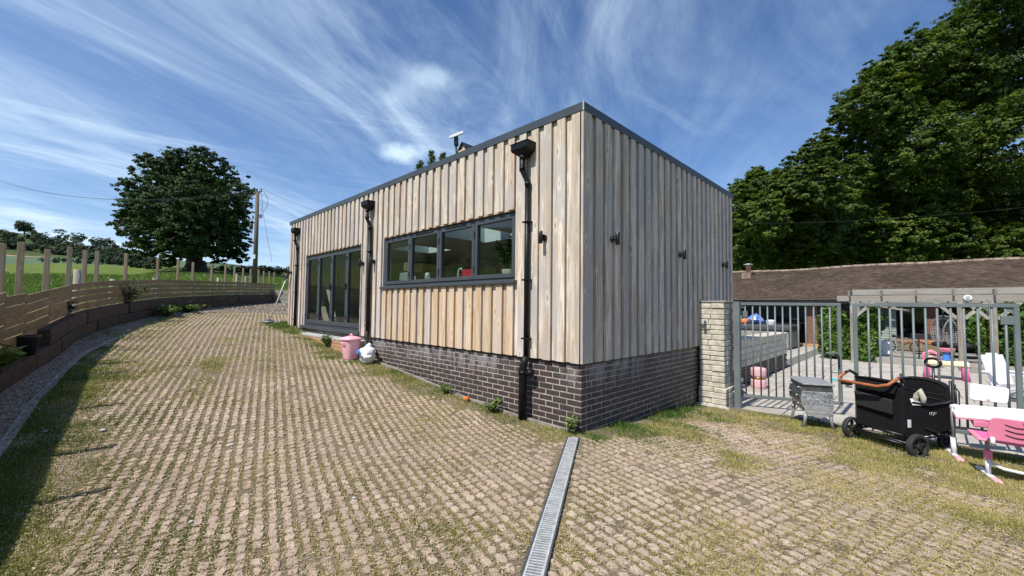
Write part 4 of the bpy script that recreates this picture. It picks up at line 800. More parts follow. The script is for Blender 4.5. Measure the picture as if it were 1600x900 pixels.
# things seen through the glass
WI = WZ0+.08
HOUSE_PLANT = (-1.72, .42, WI)
c = (-4.55, .32, WI); r = root('toaster', c, 'dark grey toaster behind the leftmost pane of the long window', 'toaster'); MB().box(c[0]-.15, c[0]+.17, c[1]-.09, c[1]+.09, c[2]+.02, c[2]+.21).build('body', M['grey_wood'], r, .03, 3); MB().box(c[0]-.1, c[0]+.12, c[1]-.02, c[1]+.02, c[2]+.205, c[2]+.218).build('slot', M['black'], r); MB().box(c[0]+.17, c[0]+.195, c[1]-.015, c[1]+.015, c[2]+.12, c[2]+.14).build('lever', M['galv'], r)
MB().box(WX0-.2, WX1+.2, .16, .75, WZ0+.02, WZ0+.079).build('worktop', M['white'], bd)
props(MB().box(-4.55, -4.25, .24, .50, WI+.23, WI+.41).build('wooden_box', M['fence_wood'], None, .01), 'small wooden box on top of the toaster behind the window', 'box')
props(MB().lathe([(.032, 0), (.042, .11), (.038, .115)], (-4.2, .27, WI), 14).build('mug', M['white']), 'white mug on the worktop behind the leftmost window pane', 'mug')
props(MB().lathe([(.04, 0), (.055, .09), (.05, .14), (.03, .17)], (-3.72, .27, WI), 14).build('jar', M['galv']), 'pale jar on the worktop behind the second window pane', 'jar')
o = MB().box(-2.62, -2.33, .22, .38, WI, WI+.16).build('bread_bin', M['red'], None, .012, 2); props(o, 'bright red metal box behind the third window pane', 'box')
r = root('tap', (-2.82, .3, WI), 'chrome swan neck tap behind the third window pane', 'tap'); MB().tube([(-2.82, .3, WI), (-2.82, .3, WI+.14), (-2.79, .3, WI+.19), (-2.74, .3, WI+.2), (-2.70, .3, WI+.16)], .011, 8).build('spout', M['white'], r); MB().lathe([(.025, 0), (.02, .04)], (-2.82, .3, WI), 10).build('base', M['galv'], r)
r = root('soap_pump', (-2.45, .42, WI), 'white topped dispenser standing behind the red box', 'dispenser'); MB().tube([(-2.45, .42, WI), (-2.45, .42, WI+.27)], .008, 8).build('stem', M['galv'], r); MB().lathe([(.0, 0), (.028, .02), (.028, .05), (.0, .065)], (-2.45, .42, WI+.26), 12).build('cap', M['white'], r)
r = root('leaning_boards', (-8.9, .7, ZB), 'two pale pink and white boards leaning inside the glazed doors', 'boards'); MB().bar(on_y(513, 512, .40), on_y(488, 416, .5), .04, .13, up=(0, 1, 0)).build('board', M['clad_pink'], r); MB().bar(on_y(527, 515, .45), on_y(507, 430, .6), .03, .08, up=(0, 1, 0)).build('board', M['wall_white'], r)

# ------------------------------------------------------------------ stone pillar and garden wall
pl = root('stone_pillar', (.25, 3.85, -.25), 'pale reclaimed stone gate pillar built against the shaded side wall', 'pillar')
MB().box(.062, .452, 3.625, 4.08, -.3, 1.62).build('core', M['mortar'], pl)
rp = random.Random(4); z = -.25; c = 0
while z < 1.55:
    h = rp.choice((.085, .095, .105)); h = min(h, 1.60-z)
    if h < .04: break
    ext = .035 if z < .12 else 0.0; xs0, xs1 = .045-ext*.3, .470+ext
    cut = [xs0, xs0+(.5 if c % 2 else .34)*(xs1-xs0)+rp.uniform(-.03, .03), xs1]
    if c % 2 == 0 and rp.random() < .4: cut = [xs0, xs1]
    for a_, b_ in zip(cut[:-1], cut[1:]):
        j = rp.uniform(-.012, .010)
        MB().hexa([(a_+.004, 3.602+j-ext, z+.005), (b_-.004, 3.602+j+rp.uniform(-.006, .006)-ext, z+.005), (b_-.004, 3.72, z+.005), (a_+.004, 3.72, z+.005), (a_+.004, 3.602+j-ext+rp.uniform(-.004, .004), z+h-.004), (b_-.004, 3.602+j-ext, z+h-.004+rp.uniform(-.006, .002)), (b_-.004, 3.72, z+h-.004), (a_+.004, 3.72, z+h-.004)]).build('stone', M['stone'], pl, .008)
    ys = [3.722, 3.722+rp.uniform(.12, .24), 4.09]
    for a_, b_ in zip(ys[:-1], ys[1:]): MB().box(.40, xs1+rp.uniform(-.012, .008), a_+.004, b_-.004, z+.005, z+h-.004).build('stone', M['stone'], pl, .008)
    z += h; c += 1
MB().box(.04, .49, 3.60, 4.1, 1.612, 1.645).build('cap', M['old_wood'], pl, .008)
MB().box(-.02, .56, 3.50, 3.60, -.29, -.19).build('footing', M['concrete_strip'], pl, .02)
gw = root('garden_wall', (-.2, 8, -.25), 'low wall of pale stone blocks over dark brick running back behind the gate', 'wall')
MB().box(-.36, -.03, BW+.02, 10.72, -.3, .755).build('core', M['mortar'], gw)
z = .16; c = 0
while z < .74:
    y = BW+.03; h = .148
    while y < 10.7:
        ln = min(random.choice((.30, .42, .42, .55)), 10.75-y)
        if ln > .06: MB().box(-.05, random.uniform(-.008, .006), y+.006, y+ln-.006, z+.005, z+h-.005).build('stone', M['stone'], gw, .008)
        y += ln
    z += h; c += 1
y = BW+.03
while y < 10.7:
    ln = min(.6, 10.77-y); MB().box(-.40, .03, y+.003, y+ln-.003, z, z+.05).build('coping', M['stone'], gw, .008); y += ln
for c in range(6):
    y = BW+.03-(.1125 if c % 2 else 0); zc = .118-.075*c
    while y < 10.6:
        o = link('brick', brick_me, gw); o.location = tuple(np.array((-.052, max(y, BW-.09)+.1075, zc))-np.array(gw.location)); o.rotation_euler = (0, 0, math.pi/2); y += .225

# ------------------------------------------------------------------ gates
GH = 1.72/1.65
def gp(px, py, hpx): return at(px, py, F_PX*1.65*GH/hpx)
def gate(A, B, top, bot, bars, label, latch, hinge_left):
    r = root('metal_gate', (A[0], A[1], bot), label, 'gate'); A = np.array([A[0], A[1], 0.]); B = np.array([B[0], B[1], 0.]); d = (B-A); Lg = np.linalg.norm(d); d /= Lg; n = np.array((-d[1], d[0], 0)); up = np.array((0, 0, 1.))
    def P(s, z): return A+d*s+up*z
    fw = .05
    mb = MB(); mb.bar(P(0, top-fw/2), P(Lg, top-fw/2), fw, fw); mb.bar(P(0, bot+fw/2+.02), P(Lg, bot+fw/2+.02), fw, fw)
    mb.bar(P(fw/2, bot+.02), P(fw/2, top-fw), fw, fw, up=n); mb.bar(P(Lg-fw/2, bot-.0), P(Lg-fw/2, top-fw), fw, fw, up=n); mb.build('frame', M['gate_paint'], r, .004)
    for s in bars: MB().tube([P(s, bot+.05), P(s, top-fw)], .0130, 8).build('bar', M['gate_paint'], r)
    hs = 0 if hinge_left else Lg; sg = 1 if hinge_left else -1
    MB().prism([(sg*fw*.5, 0), (sg*(fw+.10), 0), (sg*fw*.5, -.10)], .012, P(hs, top-fw), d, up).build('gusset', M['gate_paint'], r)
    MB().prism([(sg*fw*.5, 0), (sg*(fw+.10), 0), (sg*fw*.5, .12)], .012, P(hs, bot+fw+.02), d, up).build('gusset', M['gate_paint'], r)
    MB().obox(P(hs+sg*.10, top-.21), d, n, up, .06, .018, .055).build('lock_plate', M['gate_paint'], r, .003)
    if latch:
        MB().bar(P(Lg-.22, .78), P(Lg-.02, .78), .025, .025).build('latch_rail', M['gate_paint'], r); MB().tube([P(Lg-.17, .74)-n*.04, P(Lg-.05, .74)-n*.04, P(Lg-.05, .55)-n*.04], .012, 8).build('latch', M['black'], r)
        MB().bar(P(Lg-.14, .45), P(Lg-.03, .45), .015, .015).build('latch_rail', M['gate_paint'], r)
    return r
A1, B1 = gp(1152, 473, 147.4), gp(1313, 473, 159.3); A2, B2 = gp(1332, 474, 181.8), gp(1592, 474, 215.2)
T1z = (A1[2]+B1[2])/2; T2z = (A2[2]+B2[2])/2
L1g = np.linalg.norm((B1-A1)[:2]); L2g = np.linalg.norm((B2-A2)[:2])
def s_of(px, A, B):
    d = ray(px, 500); M2 = np.array([[d[0], -(B-A)[0]], [d[1], -(B-A)[1]]]); t, s = np.linalg.solve(M2, (A-CAM)[:2]); return s*np.linalg.norm((B-A)[:2])
gate(A1, B1, T1z, T1z-1.72, [s_of(1120+v/4.5, A1, B1) for v in (200, 253, 305, 357, 410, 463, 517, 572, 625, 682, 738, 795)], 'grey steel bar gate standing ajar beside the stone pillar, the silver chest before it', True, True)
gate(A2, B2, T2z, T2z-1.72, [s_of(v, A2, B2) for v in (1356.7, 1374, 1391, 1408.6, 1427, 1446, 1464.5, 1485.5, 1506, 1528, 1550, 1571.5)], 'closed grey steel bar gate behind the black wagon and the pink desk', False, False)
r = root('gate_post', (.575, 3.97, -.25), 'grey steel hinge post against the stone pillar', 'gate post'); MB().box(.52, .62, 3.93, 4.03, -.35, 1.63).build('post', M['gate_paint'], r, .004); MB().box(.515, .625, 3.925, 4.035, 1.631, 1.64).build('cap', M['gate_paint'], r)
for z in (.25, 1.35): MB().box(.621, .66, 3.96, 4.0, z-.03, z+.03).build('hinge', M['gate_paint'], r)
gpx = B2+(B2-A2)/L2g*.06; r = root('gate_post', (gpx[0], gpx[1], -.25), 'grey steel post at the right edge behind the pink desk', 'gate post'); MB().box(gpx[0]-.0, gpx[0]+.1, gpx[1]-.05, gpx[1]+.05, -.35, 1.66).build('post', M['gate_paint'], r, .004); MB().box(gpx[0]-.03, gpx[0]-.001, gpx[1]-.02, gpx[1]+.02, 1.2, 1.28).build('hinge', M['gate_paint'], r)

# ------------------------------------------------------------------ patio slabs
pt = root('patio', (2, 8, -.25), 'pale sandstone slab patio beyond the gates', 'patio'); y = 3.93; cnt = 0; row = 0
while y < 20.6:
    d_ = random.choice((.6, .6, .45, .75)) if y < 12 else .9
    x = 0.03+random.uniform(-.4, 0) if y > 5 else .03
    x = max(x, .02)
    xr = 3.2+(y-3.9)*.62
    while x < xr:
        w = random.choice((.45, .6, .6, .9)) if y < 12 else random.choice((.9, 1.2))
        if cnt < 298:
            MB().box(x+.007, x+w-.007, y+.007, y+d_-.007, -.30, -.250+random.uniform(-.004, .004)).build('slab', M['slab'], pt, .004); cnt += 1
        x += w
    y += d_; row += 1
mb = MB(); mb.box(-14, -.42, 11, 20.6, -.3, -.2505); mb.box(8.5, 14, 3.95, 20.6, -.3, -.2505); props(mb.build('slabs', M['slab'], pt), kind='stuff')

# ------------------------------------------------------------------ barn with clay tile roof
BY, EZ, RZ, RY = 19.9, 1.97, 3.66, 22.5
bx0, bx1 = -6.0, 14.5
bn = root('long_barn', (3, 20.5, -.25), 'long low brick barn with dark openings under a weathered clay tile roof', 'barn')
mb = MB(); segs = [(-6, -4.05), (-.95, -.55), (1.2, 1.6), (3.1, 3.45), (6.8, 7.2), (11, 14.5)]
for a_, b_ in segs: mb.box(a_, b_, BY, BY+.3, -.25, EZ-.15)
mb.box(bx0, bx1, BY, BY+.3, EZ-.16, EZ-.02); mb.box(bx0, bx0+.3, BY+.3, 25, -.25, EZ); mb.box(bx1-.3, bx1, BY+.3, 25, -.25, EZ); mb.box(bx0+.3, bx1-.3, 24.7, 25, -.25, EZ); mb.build('wall', M['barn_brick'], bn)
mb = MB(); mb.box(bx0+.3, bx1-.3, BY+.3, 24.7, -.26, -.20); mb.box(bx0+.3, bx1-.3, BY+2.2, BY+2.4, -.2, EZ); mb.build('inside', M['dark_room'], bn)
MB().box(bx0-.1, bx1+.1, BY-.42, BY-.36, EZ-.19, EZ-.06).build('fascia', M['black'], bn)
MB().box(bx0-.1, bx1+.1, BY-.36, BY+.2, EZ-.05, EZ-.02).build('soffit', M['black'], bn)
for i in range(len(segs)-1):
    a_, b_ = segs[i][1], segs[i+1][0]
    if i == 3: continue
    n = max(2, round((b_-a_)/.95)); mb = MB(); 
    for k in range(n+1): xx = a_+(b_-a_)*k/n; mb.box(xx-.04, xx+.04, BY+.12, BY+.18, -.2, EZ-.2)
    mb.box(a_, b_, BY+.121, BY+.179, -.22, -.12); mb.build('door_frame', M['anthracite'], bn); MB().box(a_+.04, b_-.04, BY+.145, BY+.155, -.12, EZ-.2).build('pane', M['glass'], bn)
MB().box(-4, 1.6, BY-.25, BY-.01, -.25, -.12).build('brick_step', M['orange_brick'], bn, .01)
# tiles: each course steps over the one below; every tile has its own edge, colour and slight kick
v0 = np.array((0, BY-.42, EZ-.02)); v1 = np.array((0, RY, RZ)); sl_ = v1-v0; SLn = np.linalg.norm(sl_); sl_ /= SLn; nrm = np.array((0, -sl_[2], sl_[1])); tw, tg = .178, .105; nc = int(SLn/tg); nt_ = int((bx1-bx0+.2)/tw)
TV, TF, TT = [], [], []; cc_, kk_ = np.meshgrid(np.arange(nc), np.arange(nt_), indexing='ij'); cc_, kk_ = cc_.ravel(), kk_.ravel(); n = len(cc_)
x0 = bx0-.1+kk_*tw+np.where(cc_ % 2, tw/2, 0); s0 = cc_*tg; kick = RNG.uniform(.022, .036, n); jx = RNG.uniform(-.004, .004, n); sag = 0.035*np.sin(x0*.55)+.02*np.sin(x0*1.3+1)
def tp(x, s, h): return np.stack([x, v0[1]+s*sl_[1]+h*nrm[1], v0[2]+s*sl_[2]+h*nrm[2]+sag*(s/SLn)], 1)
P8 = np.stack([tp(x0+jx+.003, s0, kick-.014), tp(x0+jx+tw-.003, s0, kick-.014), tp(x0+jx+tw-.003, s0, kick+.004), tp(x0+jx+.003, s0, kick+.004), tp(x0+jx+.003, s0+tg*1.25, .002+0*kick), tp(x0+jx+tw-.003, s0+tg*1.25, .002+0*kick)], 1).reshape(-1, 3)
F8 = (np.array([(0, 1, 2, 3), (3, 2, 5, 4)])[None]+(np.arange(n)*6)[:, None, None]).reshape(-1, 4); tn = np.clip(.5+.5*(vnoise(x0, s0*2, 1.2, 51)-.5)+.18*vnoise(x0, s0, .35, 52)-.1+RNG.normal(0, .15, n), 0, 1)
props(np_mesh('roof_tiles', P8, F8, M['roof_tile'], bn, np.repeat(tn, 2)), kind='stuff')
mb = MB(); mb.hexa([(bx0-.1, v0[1], v0[2]-.05), (bx1+.1, v0[1], v0[2]-.05), (bx1+.1, 25.4, EZ-.05), (bx0-.1, 25.4, EZ-.05), (bx0-.1, v0[1]+.02, v0[2]-.02), (bx1+.1, v0[1]+.02, v0[2]-.02), (bx1+.1, 25.4, EZ-.02), (bx0-.1, 25.4, EZ-.02)]); mb.build('roof_deck', M['black'], bn)
mb = MB(); mb.add([(bx0-.1, v0[1], v0[2]-.02), (bx1+.1, v0[1], v0[2]-.02), (bx1+.1, RY, RZ-.05), (bx0-.1, RY, RZ-.05), (bx0-.1, 25.3, EZ-.02), (bx1+.1, 25.3, EZ-.02)], [(0, 1, 2, 3), (3, 2, 5, 4), (0, 3, 4), (1, 5, 2)]); mb.build('roof_slope', M['black'], bn)
x = bx0-.1
while x < bx1:
    sg_ = 0.035*math.sin(x*.55)+.02*math.sin(x*1.3+1); MB().tube([(x, RY, RZ+.0+sg_), (x+.43, RY, RZ+.0+sg_)], .085, 8).build('ridge_tile', M['ridge'], bn); x += .445
ch = MB(); cx = at(1156, 425, 22.3); ch.box(cx[0]-.30, cx[0]+.18, 21.7, 22.2, 2.6, 3.55); ch.build('chimney', M['ridge'], bn, .02)
MB().lathe([(.13, 0), (.12, .28), (.15, .30), (.15, .33)], (cx[0]+.02, 21.85, 3.62), 14).build('chimney_pot', M['terracotta'], bn)
MB().lathe([(.03, .06), (.24, 0.02), (.24, .05), (.05, .10)], (cx[0]+.02, 21.85, 3.98), 16).build('cowl', M['galv'], bn)
MB().box(7.25, 10.95, BY+.16, BY+.2, -.2, EZ-.16).build('board_panel', M['slate_paint'], bn)

# ------------------------------------------------------------------ pergola, small cabin, ivy
pg = root('pergola', (4, 13.9, -.25), 'weathered timber pergola with a long front beam and sawn rafter ends', 'pergola')
PY = 13.9; zb0 = float(on_y(1500, 471, PY)[2]); px0, px1 = float(on_y(1308, 465, PY)[0]), 9.5; zb1 = zb0+.26
MB().box(px0, px1, PY-.04, PY+.04, zb0, zb0+.19).build('beam', M['old_wood'], pg, .006); MB().box(px0+.4, px1, PY+.10, PY+.16, zb0+.21, zb0+.40).build('beam', M['old_wood'], pg, .006)
MB().box(px0, px1, PY+3.4, PY+3.48, zb0, zb0+.19).build('beam', M['old_wood'], pg, .006)
xr = px0+.32
while xr < px1:
    MB().hexa([(xr, PY-.30, zb0+.17), (xr+.05, PY-.30, zb0+.17), (xr+.05, PY+3.7, zb0+.20), (xr, PY+3.7, zb0+.20), (xr, PY-.38, zb0+.36), (xr+.05, PY-.38, zb0+.36), (xr+.05, PY+3.7, zb0+.38), (xr, PY+3.7, zb0+.38)]).build('rafter', M['old_wood'], pg, .004); xr += .80
for px in (1333, 1501.5, 1552):
    x = float(on_y(px, 500, PY)[0]); MB().box(x-.075, x+.075, PY-.075, PY+.075, -.25, zb0-.001).build('post', M['old_post'], pg, .006)
    for sg in (-1, 1):
        if px == 1333 and sg < 0: continue
        MB().bar((x+sg*.08, PY, zb0-.50), (x+sg*.52, PY, zb0-.02), .06, .09).build('brace', M['old_wood'], pg, .004)
x = float(on_y(1539.5, 500, PY+3.4)[0])
for xx in (px0+.3, x, 7.5): MB().box(xx-.075, xx+.075, PY+3.36, PY+3.51, -.25, zb0-.001).build('post', M['old_post'], pg, .006)
dk = root('timber_deck', (4, 16, -.25), 'low step of grey timber deck boards under the pergola', 'deck')
mb = MB(); mb.box(px0+.2, 10, 14.7, 14.75, -.25, -.07); mb.build('edge_board', M['old_wood'], dk)
for k in range(30):
    y = 14.76+k*.145; MB().box(px0+.2, 10, y, y+.135, -.115, -.08+random.uniform(-.002, .002)).build('deck_board', M['old_wood'], dk)
sp = root('raised_bed', (3, 14.2, -.25), 'sun bleached sleepers edging the planting in front of the pergola', 'raised bed')
for (a_, b_, y) in ((1.55, 3.4, 14.35), (3.9, 6.0, 13.6), (6.05, 8.5, 13.5)): MB().box(a_, b_, y, y+.2, -.25, -.06).build('sleeper', M['old_wood'], sp, .01)
s0_ = root('speaker', on_y(1512, 465, PY-.15), 'round white lamp fixed on the front beam of the pergola', 'outdoor lamp'); p = np.array(s0_.location)
MB().tube([p+np.array((0, .1, 0)), p+np.array((0, -.05, 0))], .085, 20).build('rim', M['white'], s0_); MB().tube([p+np.array((0, -.051, 0)), p+np.array((0, -.07, 0))], .05, 16).build('lens', M['galv'], s0_)
cbn = root('garden_cabin', (2.4, 18.3, -.1), 'small sage boarded cabin with a dark window behind the pergola', 'cabin'); a_ = on_y(1362, 500, 18.0)[0]; b_ = on_y(1400, 500, 18.0)[0]
for k in range(19): MB().hexa([(a_, 17.98, -.2+k*.1), (b_, 17.98, -.2+k*.1), (b_, 18.03, -.2+k*.1), (a_, 18.03, -.2+k*.1), (a_, 18.0, -.102+k*.1), (b_, 18.0, -.102+k*.1), (b_, 18.03, -.102+k*.1), (a_, 18.03, -.102+k*.1)]).build('board', M['sage'], cbn)
MB().box(a_, b_, 18.03, 19.6, -.2, 1.7).build('body', M['dark_room'], cbn); MB().box(a_+.25, b_-.2, 17.93, 17.975, .92, 1.62).build('window', M['anthracite'], cbn); MB().hexa([(a_-.2, 17.7, 1.75), (b_+.4, 17.7, 1.45), (b_+.4, 19.7, 1.45), (a_-.2, 19.7, 1.75), (a_-.2, 17.7, 1.83), (b_+.4, 17.7, 1.53), (b_+.4, 19.7, 1.53), (a_-.2, 19.7, 1.83)]).build('roof', M['old_wood'], cbn)
def leaf_quads(C_, Nn, size, tone, rg, elong=1.5):
    n = len(C_); u = np.cross(Nn, rg.normal(0, 1, (n, 3))); u /= np.linalg.norm(u, axis=1)[:, None]+1e-9; v = np.cross(Nn, u); s = (size*rg.uniform(.6, 1.25, n))[:, None]
    V = np.stack([C_-u*s*elong/2, C_+v*s/2-Nn*s*.12, C_+u*s*elong/2, C_-v*s/2-Nn*s*.12], 1).reshape(-1, 3); F = np.arange(4*n).reshape(-1, 4); return V, F
def rand_dirs(n, rg): d = rg.normal(0, 1, (n, 3)); return d/np.linalg.norm(d, axis=1)[:, None]
def bush(name, blobs, n, size, mat, label, cat, seed, parent=None, stem=None, group=None):
    rg = np.random.default_rng(seed); B = np.array(blobs, float); w = B[:, 3]*B[:, 4]*B[:, 5]; w = w**(2/3); idx = rg.choice(len(B), n, p=w/w.sum()); d = rand_dirs(n, rg); rr_ = rg.uniform(.72, 1.04, n)**1.0
    bumps = 1+.16*np.sin(d[:, 0]*7+B[idx, 0])*np.sin(d[:, 2]*8+B[idx, 1]*3)
    C_ = B[idx, :3]+d*B[idx, 3:6]*(rr_*bumps)[:, None]; Nn = d+rand_dirs(n, rg)*.8+np.array((0, 0, .4)); Nn /= np.linalg.norm(Nn, axis=1)[:, None]
    tone = np.clip(.45+.25*np.sin(d[:, 0]*9+d[:, 2]*7)+rg.normal(0, .22, n), 0, 1); V, F = leaf_quads(C_, Nn, size, tone, rg)
    r = root(name, (B[0, 0], B[0, 1], B[:, 2].min()-B[:, 5].max()), label, cat, group) if parent is None else parent
    np_mesh('foliage', V, F, mat, r, tone); mb = MB(); base = np.array([B[:, 0].mean(), B[:, 1].mean(), (B[:, 2]-B[:, 5]).min()-.05])
    for b in B: mb.tube([base, (base+b[:3])/2+rg.normal(0, .03, 3), b[:3]], [.03*stem if stem else .02, .015, .006], 5)
    mb.build('stem', M['bark'], r); return r
bush('ivy_hedge', [(on_y(1300, 520, 14.6)[0], 14.6, .35, .42, .3, .62), (on_y(1296, 520, 14.6)[0], 14.6, 1.05, .36, .3, .62), (on_y(1316, 540, 14.6)[0], 14.7, .5, .36, .3, .85)], 7500, .085, M['leaf_ivy'], 'bright glossy green ivy column left of the first pergola post', 'ivy', 61)
bush('ivy_hedge', [(on_y(1352, 520, 14.6)[0], 14.6, .55, .38, .3, .8), (on_y(1362, 520, 14.6)[0], 14.7, 1.2, .34, .3, .5), (on_y(1350, 540, 14.6)[0], 14.5, .0, .4, .3, .35)], 7500, .085, M['leaf_ivy'], 'green ivy right of the first pergola post, before the sage cabin', 'ivy', 62)
bush('climbing_shrub', [(on_y(1575, 520, 15)[0], 15, .5, .38, .4, .95), (on_y(1600, 500, 15)[0], 15.1, .8, .55, .4, 1.0), (on_y(1530, 500, 16.5)[0], 16.5, .9, .35, .3, .8)], 9000, .09, M['leaf_ivy'], 'leafy green climber at the right end of the pergola', 'shrub', 63)

# ------------------------------------------------------------------ things on the patio
def V3(*a): return np.array(a, float)
# hot tub
ht = root('hot_tub', (-1.9, 17.9, -.25), 'square grey hot tub with dark cover near the barn doors', 'hot tub'); hx0, hx1, hy0, hy1 = -3.3, -1.15, 17.0, 19.1
MB().box(hx0, hx1, hy0, hy1, -.22, .55).build('cabinet', M['grey_wood'], ht, .05, 2); MB().box(hx0-.06, hx1+.06, hy0-.06, hy1+.06, .56, .80).build('cover', M['dark_lid'], ht, .06, 3)
for x, z in ((-1.9, .1), (-1.75, .22), (-1.62, .34)): MB().tube([(x, hy0-.012, z), (x, hy0+.01, z)], .05, 12).build('vent', M['black'], ht)
c = V3(-2.55, 17.6, .80); bg_ = MB(); 
for q in range(9):
    a_ = random.uniform(0, 6.28); bg_.lathe([(.02, -.02), (.17, .0), (.22, .10), (.13, .24), (.02, .32)], c+V3(math.cos(a_)*.2, math.sin(a_)*.12, random.uniform(-.0, .18)), 7, smooth=False, rot=a_, sx=random.uniform(.7, 1.2))
o = bg_.build('blue_bag', M['blue_bag']); props(o, 'crumpled blue and white bag lying on the hot tub cover', 'bag')
o = MB().lathe([(.16, 0), (.20, .16), (.12, .22)], (-1.95, 17.6, .80), 9, smooth=False).build('white_cloth', M['white']); props(o, 'white crumpled cloth beside the blue bag on the hot tub', 'cloth')
o = MB().lathe([(.16, 0), (.18, .24), (.10, .26)], (-2.95, 17.3, .80), 14).build('orange_bucket', M['orange']); props(o, 'small orange tub at the left end of the hot tub cover', 'tub')
# pink velvet stool
pq = on_z(1185.5, 606, -.25); r = root('velvet_pouffe', pq, 'round pale pink velvet pouffe with a gold waist band behind the gate', 'stool'); R0 = .155
MB().lathe([(R0*.9, .0), (R0*.98, .02), (R0, .06), (R0*.99, .16), (R0*.93, .195)], pq, 28).build('base_cushion', M['pink_velvet'], r); MB().lathe([(R0*.9, .19), (R0*.9, .255)], pq, 28).build('band', M['gold'], r)
MB().lathe([(R0*.93, .25), (R0, .28), (R0, .40), (R0*.95, .44), (R0*.6, .455), (0.01, .46)], pq, 28).build('seat_cushion', M['pink_velvet'], r)
o = MB().lathe([(.10, 0), (.12, .03), (.03, .05)], on_z(1158, 603, -.25), 12).build('white_dish', M['white']); props(o, 'small white dish on the patio behind the gate hinge', 'dish')
o = MB().lathe([(.14, 0), (.15, .015), (.14, .02)], on_z(1312, 594, -.25), 20, sx=1.3).build('frisbee', M['cyan']); props(o, 'cyan disc lying on the patio slabs', 'disc')
# toddler water table: cream tray on hot pink legs with toys
c = on_z(1478, 592, -.25); r = root('play_table', c, 'cream topped childrens play table on hot pink legs', 'play table'); W_, D_ = .42, .26
MB().box(c[0]-W_, c[0]+W_, c[1]-D_, c[1]+D_, c[2]+.36, c[2]+.47).build('tray', M['cream'], r, .03, 3)
for sx, sy in ((-1, -1), (1, -1), (-1, 1), (1, 1)): MB().tube([c+V3(sx*W_*.85, sy*D_*.8, 0), c+V3(sx*W_*.78, sy*D_*.75, .36)], [.075, .05], 10).build('leg', M['hot_pink'], r)
c1 = c+V3(-.26, 0, .47); MB().tube([c1+V3(-.15, 0, 0), c1+V3(-.13, 0, .16), c1+V3(0, 0, .23), c1+V3(.13, 0, .16), c1+V3(.15, 0, 0)], .035, 10).build('arch_toy', M['pink'], r); MB().lathe([(.06, 0), (.07, .06), (.03, .11)], c1, 12).build('purple_toy', M['pink_velvet'], r)
c2 = c+V3(.02, 0, .47); MB().lathe([(.07, 0), (.09, .05), (.06, .09), (.085, .13), (.05, .19), (.04, .23)], c2, 14).build('blue_tower', M['blue'], r); MB().lathe([(.05, .22), (.17, .30), (.18, .32)], c2, 16).build('funnel', M['pink'], r)
# childs bicycle
c = on_z(1412, 556, -.25); c = V3(c[0], 17.2, -.08); r = root('bicycle', c, 'small dark childs bicycle parked under the pergola', 'bicycle'); e1_ = V3(1, -.1, 0)
for sx in (-.42, .42):
    cc = c+e1_*sx+V3(0, 0, .24); ring = [cc+V3(math.cos(t)*.22, 0, math.sin(t)*.22) for t in np.linspace(0, 2*math.pi, 21)]; w_ = MB().tube(ring, .024, 7, cap=False).build('wheel', M['rubber'], r); mb = MB()
    for t in np.linspace(0, math.pi, 7)[:-1]: mb.tube([cc+V3(math.cos(t)*.2, 0, math.sin(t)*.2), cc-V3(math.cos(t)*.2, 0, math.sin(t)*.2)], .004, 4)
    mb.build('spokes', M['galv'], w_)
BB = c+V3(0, 0, .26); ST = c+V3(-.16, 0, .55); HD = c+V3(.30, -.03, .56); fr_ = MB()
for a_, b_ in ((BB, ST), (BB, HD), (ST, HD), (BB, c-e1_*.42+V3(0, 0, .24)), (ST, c-e1_*.42+V3(0, 0, .24)), (HD, c+e1_*.42+V3(0, 0, .24))): fr_.tube([a_, b_], .02, 8)
fr_.build('frame', M['silver_dark'], r); MB().tube([HD, HD+V3(-.03, 0, .13)], .016, 8).build('stem', M['black'], r); MB().tube([HD+V3(-.03, -.24, .16), HD+V3(-.03, 0, .13), HD+V3(-.03, .24, .16)], .014, 8).build('handlebar', M['black'], r)
MB().tube([ST+V3(-.12, 0, .07), ST+V3(.12, 0, .06)], [.06, .025], 8).build('saddle', M['black'], r); MB().tube([ST, ST+V3(0, 0, .06)], .012, 6).build('seat_post', M['galv'], r)
# egg chair
c = on_z(1500, 575, -.08); c = V3(on_y(1502, 540, 16.4)[0], 16.4, -.08)
def egg(c, label, w, rz):
    r = root('egg_chair', c, label, 'egg chair', 'grey wicker egg chairs under the pergola'); mb = MB(); H = 1.15
    for k in range(13):
        t = math.pi*(k/12)
        pts_ = [c+V3(math.cos(rz)*w*math.cos(t)*math.sin(p_)-math.sin(rz)*.36*math.sin(t)*math.sin(p_), math.sin(rz)*w*math.cos(t)*math.sin(p_)+math.cos(rz)*.36*math.sin(t)*math.sin(p_), .28+H/2-H/2*math.cos(p_)) for p_ in np.linspace(.12, math.pi-.08, 14)]; mb.tube(pts_, .011, 4, cap=False)
    for z in np.linspace(.08, .95, 15):
        p_ = math.acos(1-2*z); pts_ = [c+V3(math.cos(rz)*w*math.cos(t)*math.sin(p_)-math.sin(rz)*.36*math.sin(t)*math.sin(p_), math.sin(rz)*w*math.cos(t)*math.sin(p_)+math.cos(rz)*.36*math.sin(t)*math.sin(p_), .28+H*z) for t in np.linspace(0, math.pi, 14)]; mb.tube(pts_, .010, 4, cap=False)
    mb.build('basket', M['wicker'], r); MB().lathe([(.05, .3), (.30, .36), (.32, .46), (.2, .52)], c, 14, sx=1.0, sy=.7).build('cushion', M['mesh_fabric'], r)
    MB().tube([c+V3(-.3, .3, .0), c+V3(0, .42, .05), c+V3(0, .42, 1.5), c+V3(0, .1, 1.62), c+V3(0, .05, 1.45)], .022, 8).build('stand', M['black'], r); MB().lathe([(.38, 0), (.38, .03)], c+V3(0, .2, 0), 20).build('foot_ring', M['black'], r)
